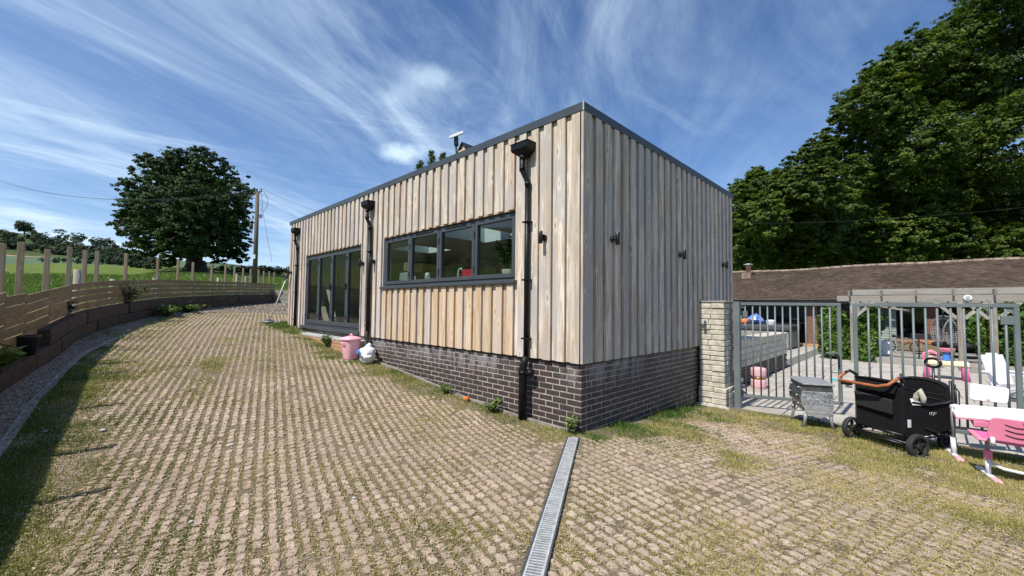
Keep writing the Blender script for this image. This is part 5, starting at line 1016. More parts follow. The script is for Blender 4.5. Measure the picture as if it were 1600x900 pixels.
egg(c, 'grey wicker egg chair seen behind the second pergola post', .42, .3); egg(V3(on_y(1482, 540, 16.7)[0]-.1, 16.9, -.08), 'second wicker egg chair, left of the pergola post', .36, -.5)
# outdoor sofa and dark panels behind
c = V3(on_y(1447, 540, 18.6)[0], 18.6, -.08); r = root('garden_sofa', c, 'garden sofa with tan orange cushions under the pergola', 'sofa'); MB().box(c[0]-.9, c[0]+.75, c[1]-.4, c[1]+.4, -.05, .22).build('base', M['fence_wood'], r, .01); MB().box(c[0]-.85, c[0]+.0, c[1]-.38, c[1]+.3, .225, .38).build('cushion', M['sofa'], r, .04, 2); MB().box(c[0]+.01, c[0]+.7, c[1]-.38, c[1]+.3, .225, .38).build('cushion', M['sofa'], r, .04, 2); MB().box(c[0]-.85, c[0]+.7, c[1]+.31, c[1]+.42, .2, .6).build('backrest', M['mesh_fabric'], r, .03)
c = on_z(1382, 556, -.08); props(MB().hexa([c+V3(-.2, 0, 0), c+V3(.22, 0, 0), c+V3(.2, .3, 0), c+V3(-.2, .3, 0), c+V3(-.17, .05, .5), c+V3(.16, .02, .46), c+V3(.14, .25, .5), c+V3(-.15, .25, .52)]).build('white_sack', M['white'], None, .04, 2), 'white sack standing by the sage cabin', 'sack')
c = on_z(1353, 560, -.25); props(MB().lathe([(.22, 0), (.30, .12), (.27, .3), (.12, .42), (.04, .46)], c, 11, smooth=False, sx=1.3).build('bin_bag', M['black']), 'black rubbish bag at the foot of the ivy', 'bag')
# white slatted garden chair
c = on_z(1588, 628, -.25)+V3(.10, .10, 0); r = root('adirondack_chair', c, 'white slatted adirondack chair behind the gate', 'chair'); 
fd = V3(.80, -.60, 0); sdv = V3(.60, .80, 0)
def AC(f, s_, z): return c+fd*f+sdv*s_+V3(0, 0, z)
for k in range(4):
    q = -.21+k*.14; tl_ = .92-.035*abs(k-1.5); MB().hexa([AC(-.30, q-.062, .26), AC(-.28, q-.062, .26), AC(-.28, q+.062, .26), AC(-.30, q+.062, .26), AC(-.47, q-.066, tl_), AC(-.45, q-.066, tl_), AC(-.45, q+.066, tl_), AC(-.47, q+.066, tl_)]).build('back_slat', M['white'], r)
for k in range(5): f_ = -.24+k*.105; MB().hexa([AC(f_, -.25, .27+.02*k), AC(f_+.095, -.25, .29+.02*k), AC(f_+.095, .25, .29+.02*k), AC(f_, .25, .27+.02*k), AC(f_, -.25, .295+.02*k), AC(f_+.095, -.25, .315+.02*k), AC(f_+.095, .25, .315+.02*k), AC(f_, .25, .295+.02*k)]).build('seat_slat', M['white'], r)
for q in (-.29, .29):
    MB().bar(AC(.26, q, 0), AC(.26, q, .52), .10, .03, up=sdv).build('leg', M['white'], r); MB().bar(AC(-.50, q, .0), AC(.24, q, .36), .12, .03, up=V3(0, 0, 1)).build('leg', M['white'], r); MB().bar(AC(-.42, q*1.1, .54), AC(.32, q*1.1, .54), .13, .022).build('armrest', M['white'], r)

# ------------------------------------------------------------------ silver bombe chest
zt = .445; NL, NR, FL = on_z(1257, 598.5, zt), on_z(1303.5, 601.5, zt), on_z(1237, 586.5, zt)
e1 = (NR-NL); wd_ = np.linalg.norm(e1); e1 /= wd_; e2 = V3(-e1[1], e1[0], 0); dp_ = .66; wd_ = .34
gz = g(NL[0], NL[1]); r = root('silver_chest', (NL[0], NL[1], gz), 'small curved silver chest of drawers on splayed legs, before the open gate', 'chest of drawers'); Hc = zt-gz
MB().prism([(-.02, -.02), (wd_+.02, -.02), (wd_+.035, dp_*.3), (wd_+.02, dp_+.02), (-.02, dp_+.02), (-.05, dp_*.5)], .022, NL-V3(0, 0, .011), e1, e2).build('top', M['silver_plain'], r, .004)
prof = [(0.0, .0), (.035, .09), (.055, .19), (.045, .29), (.0, .37), (-.01, .41)]   # bulge of the drawer front from the top down
def chest_sec(b, dz): return [NL+e1*(.01-b)+V3(0, 0, -.022-dz), NL+e1*(wd_-.005+b*.25)+V3(0, 0, -.022-dz), NL+e1*(wd_-.005+b*.25)+e2*dp_+V3(0, 0, -.022-dz), NL+e1*(.01-b)+e2*dp_+V3(0, 0, -.022-dz)]
for i, (nm_) in enumerate(('body', 'band', 'band', 'body', 'body')):
    (b0, z0_), (b1, z1_) = prof[i], prof[i+1]; MB().hexa(chest_sec(b1, z1_-.002)+chest_sec(b0, z0_+.002)).build('carved_panel' if nm_ == 'band' else 'panel', M['silver'] if nm_ == 'band' else (M['silver_plain'] if i != 0 else M['silver_dark']), r, .003)
for i in range(3):
    z0_, z1_ = ((.012, .115), (.125, .235), (.245, .35))[i]
    bb0, bb1 = np.interp(z0_, [p_[1] for p_ in prof], [p_[0] for p_ in prof]), np.interp(z1_, [p_[1] for p_ in prof], [p_[0] for p_ in prof])
    f = lambda b, dz, s: NL+e1*(.01-b-.008)+e2*s+V3(0, 0, -.022-dz); gfun = lambda b, dz, s: NL+e1*(.03-b)+e2*s+V3(0, 0, -.022-dz)
    dw = MB().hexa([f(bb1, z1_, .03), gfun(bb1, z1_, .03), gfun(bb1, z1_, dp_-.03), f(bb1, z1_, dp_-.03), f(bb0, z0_, .03), gfun(bb0, z0_, .03), gfun(bb0, z0_, dp_-.03), f(bb0, z0_, dp_-.03)]).build('drawer', M['silver_dark'], r, .004)
    for s in (.15, dp_-.15):
        kp = f((bb0+bb1)/2+.002, (z0_+z1_)/2, s); MB().tube([kp, kp-e1*.025], [.008, .016], 10).build('knob', M['silver_plain'], dw)
for (a_, b_, sx) in ((.02, .03, -1), (wd_-.03, .03, 1), (.02, dp_-.03, -1), (wd_-.03, dp_-.03, 1)):
    p0 = NL+e1*a_+e2*b_+V3(0, 0, -.40); zg = g(p0[0], p0[1])-.005; pts_ = [p0, p0+e1*sx*.012+V3(0, 0, -(p0[2]-zg)*.5), V3(p0[0]+e1[0]*sx*.04, p0[1]+e1[1]*sx*.04, zg)]; MB().tube(pts_, [.030, .020, .019], 8).build('leg', M['silver_plain'], r)
MB().prism([(0, 0), (wd_*.2, -.015), (wd_*.5, -.05), (wd_*.8, -.015), (wd_, 0), (wd_, .05), (0, .05)], .015, NL+e2*.01+V3(0, 0, -.44), e1, V3(0, 0, 1)).build('apron', M['silver_plain'], r)

# ------------------------------------------------------------------ black folding wagon
w1 = V3(2.25, 2.93, 0); w2 = V3(2.835, 2.53, 0); a_ = (w2-w1); WW = np.linalg.norm(a_); a_ /= WW; b_ = V3(-a_[1], a_[0], 0); LW = .75; BA, BB_ = .05, .585
gz = g(2.6, 3.0)+.006; O = V3(w1[0], w1[1], gz); r = root('wagon', O, 'black fabric pushchair wagon with a tan leather handle bar, parked before the closed gate', 'wagon'); UP = V3(0, 0, 1)
def W(a, b, z): return O+a_*a+b_*b+UP*z
def wheel(c, R1, wdt, ax):
    w = MB(); pr = [(R1-.035, -wdt/2), (R1-.008, -wdt/2), (R1, -wdt*.3), (R1, wdt*.3), (R1-.008, wdt/2), (R1-.035, wdt/2)]
    t0 = np.cross(ax, UP); vs = []; n = 24
    for rad, off in pr:
        for k in range(n): t = 2*math.pi*k/n; vs.append(c+ax*off+(t0*math.cos(t)+UP*math.sin(t))*rad)
    fs = [(i*n+k, i*n+(k+1) % n, ((i+1) % 6)*n+(k+1) % n, ((i+1) % 6)*n+k) for i in range(6) for k in range(n)]
    w.add(vs, fs, 0, False); wo_ = w.build('wheel', M['rubber'], r); mb = MB()
    for k in range(5):
        t = 2*math.pi*k/5+.3; d = t0*math.cos(t)+UP*math.sin(t); mb.bar(c, c+d*(R1-.03), wdt*.5, .022, up=ax)
    mb.tube([c-ax*wdt*.6, c+ax*wdt*.6], .028, 12); mb.build('hub', M['mesh_fabric'], wo_)
wheel(W(-.02, 0, .14), .14, .055, a_); wheel(W(WW+.02, 0, .14), .14, .055, a_); wheel(W(.47, LW+.03, .085), .085, .045, a_); wheel(W(.12, LW+.03, .085), .085, .045, a_)
fr_ = MB()
for aa_ in (BA, BB_):
    fr_.tube([W(aa_, 0, .15), W(aa_, .02, .32), W(aa_, .02, .84)], .014, 8); fr_.tube([W(aa_, LW, .18), W(aa_, LW-.02, .84)], .014, 8)
    fr_.tube([W(aa_, -.0, .15), W(aa_, LW*.5, .42), W(aa_, LW-.04, .60)], .011, 8); fr_.tube([W(aa_+.02, .30, .30), W(aa_+.02, LW-.04, .16)], .011, 8); fr_.tube([W(aa_, 0, .15), W(aa_, LW, .20)], .013, 8)
fr_.tube([W(0, 0, .14), W(WW, 0, .14)], .014, 8); fr_.tube([W(.1, LW+.03, .13), W(.5, LW+.03, .13)], .012, 8); fr_.tube([W(BA, -.01, .12), W(BB_, -.01, .12)], .010, 8); fr_.tube([W(BA, 0, .22), W(BB_, 0, .22)], .012, 8); fr_.build('frame', M['black'], r)
def panel(name, P, th, mat, bev=.012): # P outline of 3d points (planar), thickness th
    P = [np.array(p) for p in P]; n = np.cross(P[1]-P[0], P[2]-P[1]); n /= np.linalg.norm(n); k = len(P); mb = MB(); mb.add([p-n*th/2 for p in P]+[p+n*th/2 for p in P], [tuple(range(k))[::-1], tuple(range(k, 2*k))]+[(i, (i+1) % k, k+(i+1) % k, k+i) for i in range(k)]); return mb.build(name, mat, r, bev, 2)
panel('rear_panel', [W(BA, .01, .20), W(BB_, .01, .20), W(BB_+.01, .01, .76), W(BB_-.05, .01, .82), W(BA+.05, .01, .82), W(BA-.01, .01, .78)], .03, M['fabric'])
pk = [W(BA+.02, -.02, .46), W(BB_-.08, -.035, .44), W(BB_-.07, -.05, .62), W(BA+.0, -.03, .64)]
panel('rear_pocket', pk, .03, M['mesh_fabric'])
panel('rear_flap', [W(BA+.02, -.02, .80), W(BB_-.03, -.02, .80), W(BB_-.05, -.045, .69), W(BA+.05, -.045, .68)], .03, M['fabric'])
MB().tube([W(BA+.0, -.005, .815), W(BA+.2, -.01, .83), W(BB_-.1, -.01, .83), W(BB_, -.005, .81)], .018, 8).build('rolled_canopy', M['fabric'], r)
panel('side_panel', [W(BB_, .0, .20), W(BB_, LW*.45, .20), W(BB_, LW, .26), W(BB_, LW, .60), W(BB_, LW*.55, .55), W(BB_, .14, .57), W(BB_, .08, .70), W(BB_, .0, .82)], .03, M['fabric'])
panel('side_panel', [W(BA, .0, .20), W(BA, LW, .22), W(BA, LW, .62), W(BA, LW*.5, .58), W(BA, .0, .82)], .03, M['fabric'])
wc_ = (BA+BB_)/2; wr_ = (BB_-BA)/2; arc = [W(wc_+math.cos(t)*wr_, LW-.03, .72+math.sin(t)**.6*.12) for t in np.linspace(.10, math.pi-.10, 11)]
panel('seat_back', [W(BA+.01, LW-.03, .24), W(BB_-.01, LW-.03, .24)]+arc, .045, M['fabric'], .015)
MB().tube([W(wc_+math.cos(t)*wr_*.93, LW-.058, .715+math.sin(t)**.6*.105) for t in np.linspace(.15, math.pi-.15, 11)], .006, 5).build('piping', M['mesh_fabric'], r)
for zq in (.60, .66): MB().tube([W(BA+.05, LW-.057, zq), W(BB_-.05, LW-.057, zq-.006)], .004, 5).build('quilt_seam', M['mesh_fabric'], r)
panel('seat_cushion', [W(BA+.04, .32, .42), W(BB_-.03, .32, .42), W(BB_-.03, LW-.06, .42), W(BA+.04, LW-.06, .42)], .06, M['mesh_fabric'])
MB().obox(W(wc_, LW/2, .22), a_, b_, UP, wr_-.01, LW/2-.01, .015).build('floor', M['fabric'], r)
MB().tube([W(BB_+.015, .14, .60), W(BB_+.025, LW*.5, .565), W(BB_+.02, LW-.02, .61)], .016, 8).build('side_rail', M['black'], r)
MB().tube([W(BA-.01, .03, .84), W(BA-.02, -.07, .895), W(BA-.04, -.12, .87)], .019, 8).build('handle_arm', M['black'], r); MB().tube([W(BB_, .03, .82), W(BB_, -.0, .885), W(BB_-.01, -.04, .885)], .019, 8).build('handle_arm', M['black'], r)
MB().tube([W(BA-.04, -.10, .875), W(BA-.10, -.15, .80), W(BA-.08, -.17, .765), W(BA+.06, -.165, .765), W(BB_-.16, -.15, .765), W(BB_-.07, -.10, .80), W(BB_-.01, -.03, .885)], .0185, 12).build('handle_bar', M['tan'], r)
MB().obox(W(BA-.06, -.08, .725), a_, b_, UP, .055, .04, .022).build('clip', M['black'], r, .008); MB().obox(W(BA+.0, -.12, .69), a_, b_, UP, .035, .02, .012).build('toy', M['white'], r, .006)
MB().obox(W(BB_+.018, .07, .36), a_, b_, UP, .003, .022, .045).build('care_label', M['white'], r)
hp = W(wc_+.06, LW+.04, 0); MB().tube([hp+UP*.25, hp+UP*.98], .014, 8).build('pull_pole', M['black'], r)
ring = [hp+UP*1.03+a_*(math.cos(t)*.085)+UP*(math.sin(t)*.055) for t in np.linspace(0, 2*math.pi, 17)]; MB().tube(ring, .016, 8, cap=False).build('pull_handle', M['black'], r)
MB().tube([W(BB_+.03, LW, .78), W(BB_+.06, LW+.02, .72), W(BB_+.055, LW+.02, .28)], .008, 6).build('strap', M['black'], r)
MB().tube([W(BB_+.02, LW+.02, .80), W(BB_+.03, LW+.03, .40)], .013, 6).build('front_post', M['black'], r)
# scribbled white emblem on the side panel, a round badge between short letter strokes
em = MB(); cE = W(BB_+.019, LW*.56, .46)
for k, (s_, q) in enumerate((('l', -.06), ('c', -.045), ('l', -.028), ('o', 0.0), ('l', .028), ('c', .042), ('l', .06))):
    if s_ == 'o': em.tube([cE+b_*(q*.8+.018*math.cos(t))+UP*(.018*math.sin(t)) for t in np.linspace(0, 2*math.pi, 13)], .0028, 5, cap=False)
    elif s_ == 'c': em.tube([cE+b_*(q*.8+.010*math.cos(t))+UP*(.012*math.sin(t)) for t in np.linspace(.7, 5.4, 9)], .0022, 5)
    else: em.tube([cE+b_*q*.8+UP*-.012, cE+b_*(q*.8+.004)+UP*.020], .0022, 5)
props(em.build('emblem', M['emblem'], r), kind='stuff')
cb = W(WW*.55, LW*.55, .46); cl = MB(); cl.lathe([(.02, 0), (.12, .02), (.10, .08), (.03, .13)], cb, 9, smooth=False, sx=1.2); o = cl.build('white_muslin', M['white']); props(o, 'white folded cloth lying on the wagon seat', 'cloth')
o = MB().tube([cb+a_*.03+UP*.08, cb+a_*.06+UP*.19, cb+a_*.10+UP*.25, cb+a_*.13+UP*.17, cb+a_*.13+UP*.08], [.02, .03, .032, .03, .02], 8).build('soft_toy', M['stone']); props(o, 'cream looped soft toy leaning in the wagon seat', 'toy')

# ------------------------------------------------------------------ pink desk and chair
g0 = g(3.2, 2.9); Td = .44; fL0, fL1 = V3(3.10, 3.32, g(3.1, 3.3)), V3(3.19, 2.66, g(3.19, 2.66))
r = root('childs_desk', (3.5, 3.0, g0), 'white topped pink childrens desk with a raised white book rest', 'desk')
TA, TB, TC, TD = on_z(1491, 649, Td-.02), V3(4.05, 2.62, Td-.03), V3(4.0, 3.25, Td+.05), on_z(1483, 630.5, Td+.04)
TA, TB, TC, TD = at(1494, 650, 4.60), at(1650, 663, 4.30), at(1650, 643, 4.66), at(1482.5, 630, 5.0)
def slab_q(P, th, name, mat, bev=.006): P = [np.array(p) for p in P]; return MB().hexa([p-UP*th for p in P]+P).build(name, mat, r, bev, 2)
slab_q([TA, TB, TC, TD], .018, 'desk_top', M['white'], .008)
slab_q([p-UP*.020 for p in (TA-V3(.004, .006, 0), TB-V3(-.0, .006, 0), TC, TD+V3(-.005, 0, 0))], .010, 'pink_edge', M['pink'], .004)
slab_q([TA+V3(.13, .03, -.031), TB+V3(-.10, .03, -.031), TC+V3(-.10, -.05, -.05), TD+V3(.14, -.05, -.05)], .075, 'drawer', M['pink'], .015)
for dx in (0, .83):
    q = fL0*.45+fL1*.55+V3(dx+.0, 0, 0); z0_ = q[2]; MB().tube([q+UP*.02, q+UP*.22], .026, 12).build('lower_leg', M['white'], r); MB().tube([q+UP*.22, V3(q[0], q[1], Td-.05)], .019, 12).build('leg', M['grey_leg'], r)
    d_ = (fL1-fL0)/np.linalg.norm(fL1-fL0); MB().bar(fL0+V3(dx, 0, .02), fL0*.28+fL1*.72+V3(dx, 0, .022), .055, .03).build('foot', M['white'], r, .01, 2); MB().bar(fL0*.27+fL1*.73+V3(dx, 0, .024), fL1+V3(dx, 0, .020), .062, .036).build('foot_cap', M['pink_pale'], r, .012, 2)
MB().bar(fL0*.45+fL1*.55+V3(0, .0, .34), fL0*.45+fL1*.55+V3(.83, 0, .34), .03, .03).build('crossbar', M['grey_leg'], r)
pc = [at(1515, 624, 5.02), at(1574.5, 631, 4.90), at(1577, 607, 4.98), at(1515.5, 598.5, 5.1)]
rest = []; 
for i in range(4):
    p_, c_, n_ = pc[i-1], pc[i], pc[(i+1) % 4]; d1 = (p_-c_)/np.linalg.norm(p_-c_); d2 = (n_-c_)/np.linalg.norm(n_-c_)
    for t in (0, .5, 1): rest.append(c_+d1*.035*(1-t)**2+d2*.035*t**2)
panel('book_rest', rest, .014, M['white'], .004)
q = (pc[0]+pc[1])/2; MB().tube([q+UP*.03, V3(q[0]-.02, q[1]-.10, Td+.01)], .012, 8).build('rest_stem', M['pink_pale'], r)
r = root('childs_chair', (3.5, 2.2, g(3.5, 2.2)), 'pink moulded childrens chair with slots in its back, tucked at the white desk', 'chair')
cz = g(3.35, 2.2); f0, f1 = V3(3.30, 2.42, cz+.02), V3(3.405, 1.95, cz+.02); q = f0*.5+f1*.5
MB().bar(f0, f0*.25+f1*.75, .05, .028).build('foot', M['white'], r, .008, 2); MB().bar(f0*.27+f1*.73, f1, .058, .034).build('foot_cap', M['pink_pale'], r, .012, 2)
MB().tube([q, q+UP*.18], .022, 10).build('lower_leg', M['white'], r); MB().tube([q+UP*.18, q+UP*.37], .017, 10).build('leg', M['grey_leg'], r); MB().obox(q+UP*.20, (1, 0, 0), (0, 1, 0), (0, 0, 1), .03, .03, .045).build('clamp', M['pink'], r, .01, 2)
MB().bar(f0+V3(.5, 0, 0), f1+V3(.5, 0, 0), .05, .03).build('foot', M['white'], r, .008); MB().tube([q+V3(.5, 0, 0), q+V3(.5, 0, .37)], .02, 10).build('leg', M['grey_leg'], r)
MB().tube([q+UP*.13, q+V3(.10, -.03, .09), q+V3(.4, -.03, .07), q+V3(.5, 0, .10)], .015, 10).build('crossbar', M['white'], r)
zs = cz+.40; S4 = [V3(3.275, 2.02, zs), V3(3.93, 1.99, zs), V3(3.96, 2.33, zs+.01), V3(3.225, 2.36, zs+.01)]
slab_q([np.array(p)*.86+sum(S4)/4*.14+UP*.004 for p in S4], .010, 'seat_mat', M['hot_pink'], .003); slab_q(S4, .022, 'seat', M['pink'], .01)
bk = []; x0, x1, z0_, z1_, yb = 3.345, 3.95, zs+.015, zs+.245, 1.965
for (cx_, cz_, t0) in ((x1-.06, z0_+.05, -math.pi/2), (x1-.06, z1_-.06, 0), (x0+.06, z1_-.06, math.pi/2), (x0+.04, z0_+.05, math.pi)):
    for t in np.linspace(0, math.pi/2, 5): bk.append(V3(cx_+.05*math.cos(t0+t), yb-.12*(cz_-z0_+.05*math.sin(t0+t)), cz_+.05*math.sin(t0+t)))
panel('backrest', bk, .022, M['pink'], .006)
sl_m = MB()
for k in range(3):
    sl_m.tube([V3(3.45+u*.17, yb-.0135-.12*(.17-.045*k-z0_+z0_)-.0, z0_+.165-.048*k-.018*math.sin(math.pi*u)) for u in np.linspace(0, 1, 8)], .0035, 5)
sl_m.tube([V3(3.56+u*.12, yb-.0135-.12*.19, z0_+.195) for u in np.linspace(0, 1, 4)], .008, 6); sl_m.build('back_slots', M['fabric'], r)
MB().tube([V3(3.37, yb-.02, zs+.04), V3(3.37, yb-.045, zs+.0), V3(3.37, yb+.0, zs-.03)], .017, 8).build('back_bracket', M['white'], r)

# ------------------------------------------------------------------ pink bin, rubbish sack, small things by the wall
c = V3(-5.46, -.40, g(-5.46, -.4)); r = root('pink_bin', c, 'pale pink plastic dustbin with a domed lid by the front wall', 'bin')
MB().lathe([(.125, 0), (.13, .02), (.175, .38), (.175, .40)], c, 24, sq=.75, rot=.2).build('body', M['pink_pale'], r); MB().lathe([(.195, .395), (.20, .415), (.17, .445), (.06, .475), (.045, .48)], c, 24, sq=.75, rot=.2).build('lid', M['pink_pale'], r); MB().tube([c+V3(-.05, 0, .475), c+V3(-.03, 0, .51), c+V3(.03, 0, .51), c+V3(.05, 0, .475)], .014, 8).build('lid_handle', M['pink_pale'], r)
MB().tube([c+V3(-.02, -.17, .33), c+V3(.0, -.205, .34), c+V3(.06, -.205, .34), c+V3(.08, -.165, .33)], .012, 6).build('side_handle', M['pink_pale'], r)
def crumple(c, rx, ry, rz, seed, tip):
    rg = np.random.default_rng(seed); n, m_ = 16, 20; vs = []; fs = []
    for i in range(n):
        v_ = i/(n-1); 
        for k in range(m_):
            t = 2*math.pi*k/m_; rad = math.sin(math.pi*min(1, v_*1.02+.08))**.55; nn = .82+.36*float(vnoise(np.array(k % m_)*1.0+9, np.array(i*1.0), .55, seed)); rad *= nn
            if v_ > .72: rad = min(rad, (1-v_)*1.6+.06)
            vs.append(V3(c[0]+rx*rad*math.cos(t)+tip*v_**3, c[1]+ry*rad*math.sin(t), c[2]+rz*v_))
    for i in range(n-1):
        for k in range(m_): k2 = (k+1) % m_; fs.append((i*m_+k, i*m_+k2, (i+1)*m_+k2, (i+1)*m_+k))
    fs += [tuple(range(m_))[::-1], tuple((n-1)*m_+k for k in range(m_))]; mb = MB(); mb.add(vs, fs, 0, False); return mb
c = V3(-4.98, -.28, g(-5, -.3)-.01); r = root('rubbish_sack', c, 'crumpled white plastic sack with blue print slumped against the brick plinth', 'sack'); crumple(c, .19, .15, .45, 5, .12).build('sack', M['white'], r)
mb = MB(); mb.obox(c+V3(-.03, -.178, .24), (1, 0, .5), (0, 1, 0), (-.45, -.1, 1), .045, .012, .04); mb.build('blue_print', M['blue'], r, .004); mb = MB()
for dx in (.085, .135): mb.tube([c+V3(dx+.02*math.cos(t), -.165, .15+.026*math.sin(t)) for t in np.linspace(0, 6.28, 11)], .008, 5, cap=False)
mb.build('dark_print', M['slate_paint'], r)
o = MB().lathe([(.015, 0), (.05, .012), (.045, .035), (.01, .045)], V3(-1.98, -.16, g(-2, -.2)+.035), 8, smooth=False).build('orange_toy', M['orange']); props(o, 'small bright orange plastic cup by the foot of the brick wall', 'cup')
# strimmer-like long handled edger leaning at the far left corner
c = V3(-10.98, -.36, g(-11.1, -.3)); r = root('grass_trimmer', c, 'white handled grass trimmer with a green guard leaning on the left end of the building', 'grass trimmer'); MB().tube([c+V3(-.15, -.05, .1), c+V3(.40, .20, 1.35)], .016, 8).build('shaft', M['white'], r); MB().lathe([(.02, .0), (.17, .02), (.15, .07), (.04, .13)], c+V3(-.15, -.08, 0), 16).build('guard', M['dark_lid'], r); MB().tube([c+V3(-.15-.15*math.cos(t), -.08-.15*math.sin(t), .05) for t in np.linspace(0, 6.28, 15)], .012, 6, cap=False).build('guard_rim', M['galv'], r)
MB().tube([c+V3(.36, .18, 1.3), c+V3(.46, .22, 1.5)], .03, 8).build('motor', M['dark_lid'], r)
# litter on the pavers
for (px, py, s, lb) in ((160, 672, .024, 'crumpled white tissue on the pavers near the fence post shadows'), (553, 778, .013, 'tiny white paper scrap on the pavers in the middle foreground'), (313, 598, .02, 'pale flat scrap on the grassy pavers below the big tree'), (298, 815, .011, 'white fleck of litter left of the foreground centre'), (72, 674, .018, 'white scrap lying in the shaded grass by the kerb')):
    p = on_z(px, py, .05)
    for it in range(6): p = on_z(px, py, g(p[0], p[1])+.02)
    o = MB().lathe([(s*.3, 0), (s, .004), (s*.7, s*.35), (s*.1, s*.45)], p, 7, smooth=False, sx=1.4, rot=px).build('litter', M['antenna']); props(o, lb, 'litter')
# black pot and leafy plant on the sleeper wall
c = V3(-6.45, -5.0, g(-6.4, -4.9)+.24); 
props(MB().lathe([(.11, 0), (.15, .26), (.16, .27), (.15, .29), (.12, .27)], c+V3(0, .15, 0), 16).build('plant_pot', M['black']), 'black plastic pot on the lower sleepers where the upper tier begins', 'pot')
def sprig_plant(name, c, n, hgt, size, label, seed, spread=.5, cat='weed', mat='leaf_green'):
    rg = np.random.default_rng(seed); r = root(name, c, label, cat); stems = MB(); Cs, Ns, Tn = [], [], []
    for k in range(n):
        t = rg.uniform(0, 6.28); L_ = hgt*rg.uniform(.5, 1.1); thin = .4 if mat == 'straw' else 1.0; tip = V3(math.cos(t)*spread*L_*rg.uniform(.3, 1.2), math.sin(t)*spread*L_*rg.uniform(.3, 1.2), L_); mid = tip*.5+V3(0, 0, L_*.12); stems.tube([c, c+mid, c+tip], [.004*thin, .003*thin, .0015*thin], 4)
        m_ = 9; 
        for s in np.linspace(.25, 1, m_): p = c+(mid*2*s*(1-s)*2+tip*s*s)*.999; Cs.append(p+rg.normal(0, size*.5, 3)); Ns.append(V3(rg.normal(0, .5), rg.normal(0, .5), 1)); Tn.append(np.clip(.45+rg.normal(0, .25), 0, 1))
    Ns = np.array(Ns); Ns /= np.linalg.norm(Ns, axis=1)[:, None]; V, F = leaf_quads(np.array(Cs), Ns, size*np.ones(len(Cs)), None, rg, 2.0); np_mesh('leaves', V, F, M[mat], r, np.array(Tn)); stems.build('stems', M[mat], r); return r
sprig_plant('elder_plant', V3(-5.15, -5.02, g(-5, -5)+.22), 26, .34, .07, 'leafy green plant over the sleepers at the left edge', 71, .8, 'plant')
o = MB().lathe([(.06, 0), (.085, .12), (.08, .13)], V3(*HOUSE_PLANT), 14).build('flower_pot', M['stone']); props(o, 'pale pot holding the plant behind the rightmost window pane', 'pot')
sprig_plant('house_plant', V3(HOUSE_PLANT[0], HOUSE_PLANT[1], HOUSE_PLANT[2]+.12), 34, .50, .05, 'leafy house plant behind the rightmost pane of the long window', 70, .7, 'plant', 'leaf_ivy')
sprig_plant('dandelion_clump', V3(-1.35, -.20, g(-1.35, -.2)), 16, .16, .035, 'leafy weed clump against the plinth left of the nearest downpipe', 72, .9)
sprig_plant('corner_weed', V3(-.05, -.13, 0), 22, .20, .022, 'tall fine weed growing at the front corner of the brickwork', 73, .55)
sprig_plant('wall_weed', V3(-2.45, -.17, g(-2.45, -.2)), 14, .12, .03, 'small green weed halfway along the front plinth', 74, .9)
sprig_plant('step_weed', V3(-6.85, -.36, g(-6.85, -.4)), 26, .26, .035, 'bushy green weed before the orange brick step', 75, .6)
sprig_plant('fence_bramble', V3(-12.1, -3.55, g(-12, -3.5)+.45), 40, .55, .05, 'dark bramble sprawling over the slats below the single tall post', 76, .9, 'bramble', 'leaf_far')
sprig_plant('sleeper_weeds', V3(-9.0, -4.62, g(-9, -4.5)+.45), 30, .28, .05, 'weeds spilling over the upper sleepers beside the fence', 77, 1.0, 'weed', 'leaf_far')
sprig_plant('nettle_patch', V3(-13.2, -2.65, g(-13.2, -2.6)), 60, .28, .06, 'dark green nettles at the foot of the shaded sleeper wall', 78, 1.4, 'weed')
sprig_plant('nettle_patch', V3(-14.6, -1.95, g(-14.6, -1.9)), 60, .24, .06, 'green nettles farther along the shaded sleepers by the gravel track', 79, 1.6, 'weed')
for k, (x, y) in enumerate(((.35, 1.15), (.42, 1.9), (.30, 2.5))):
    sprig_plant('dry_stalks', V3(x, y, g(x, y)), 5, .36, .004, ['thin dry grass stalks before the side plinth, nearest the corner', 'thin dry stalks midway along the side plinth', 'thin dry stalks near the stone pillar'][k], 80+k, .35, 'weed', 'straw')

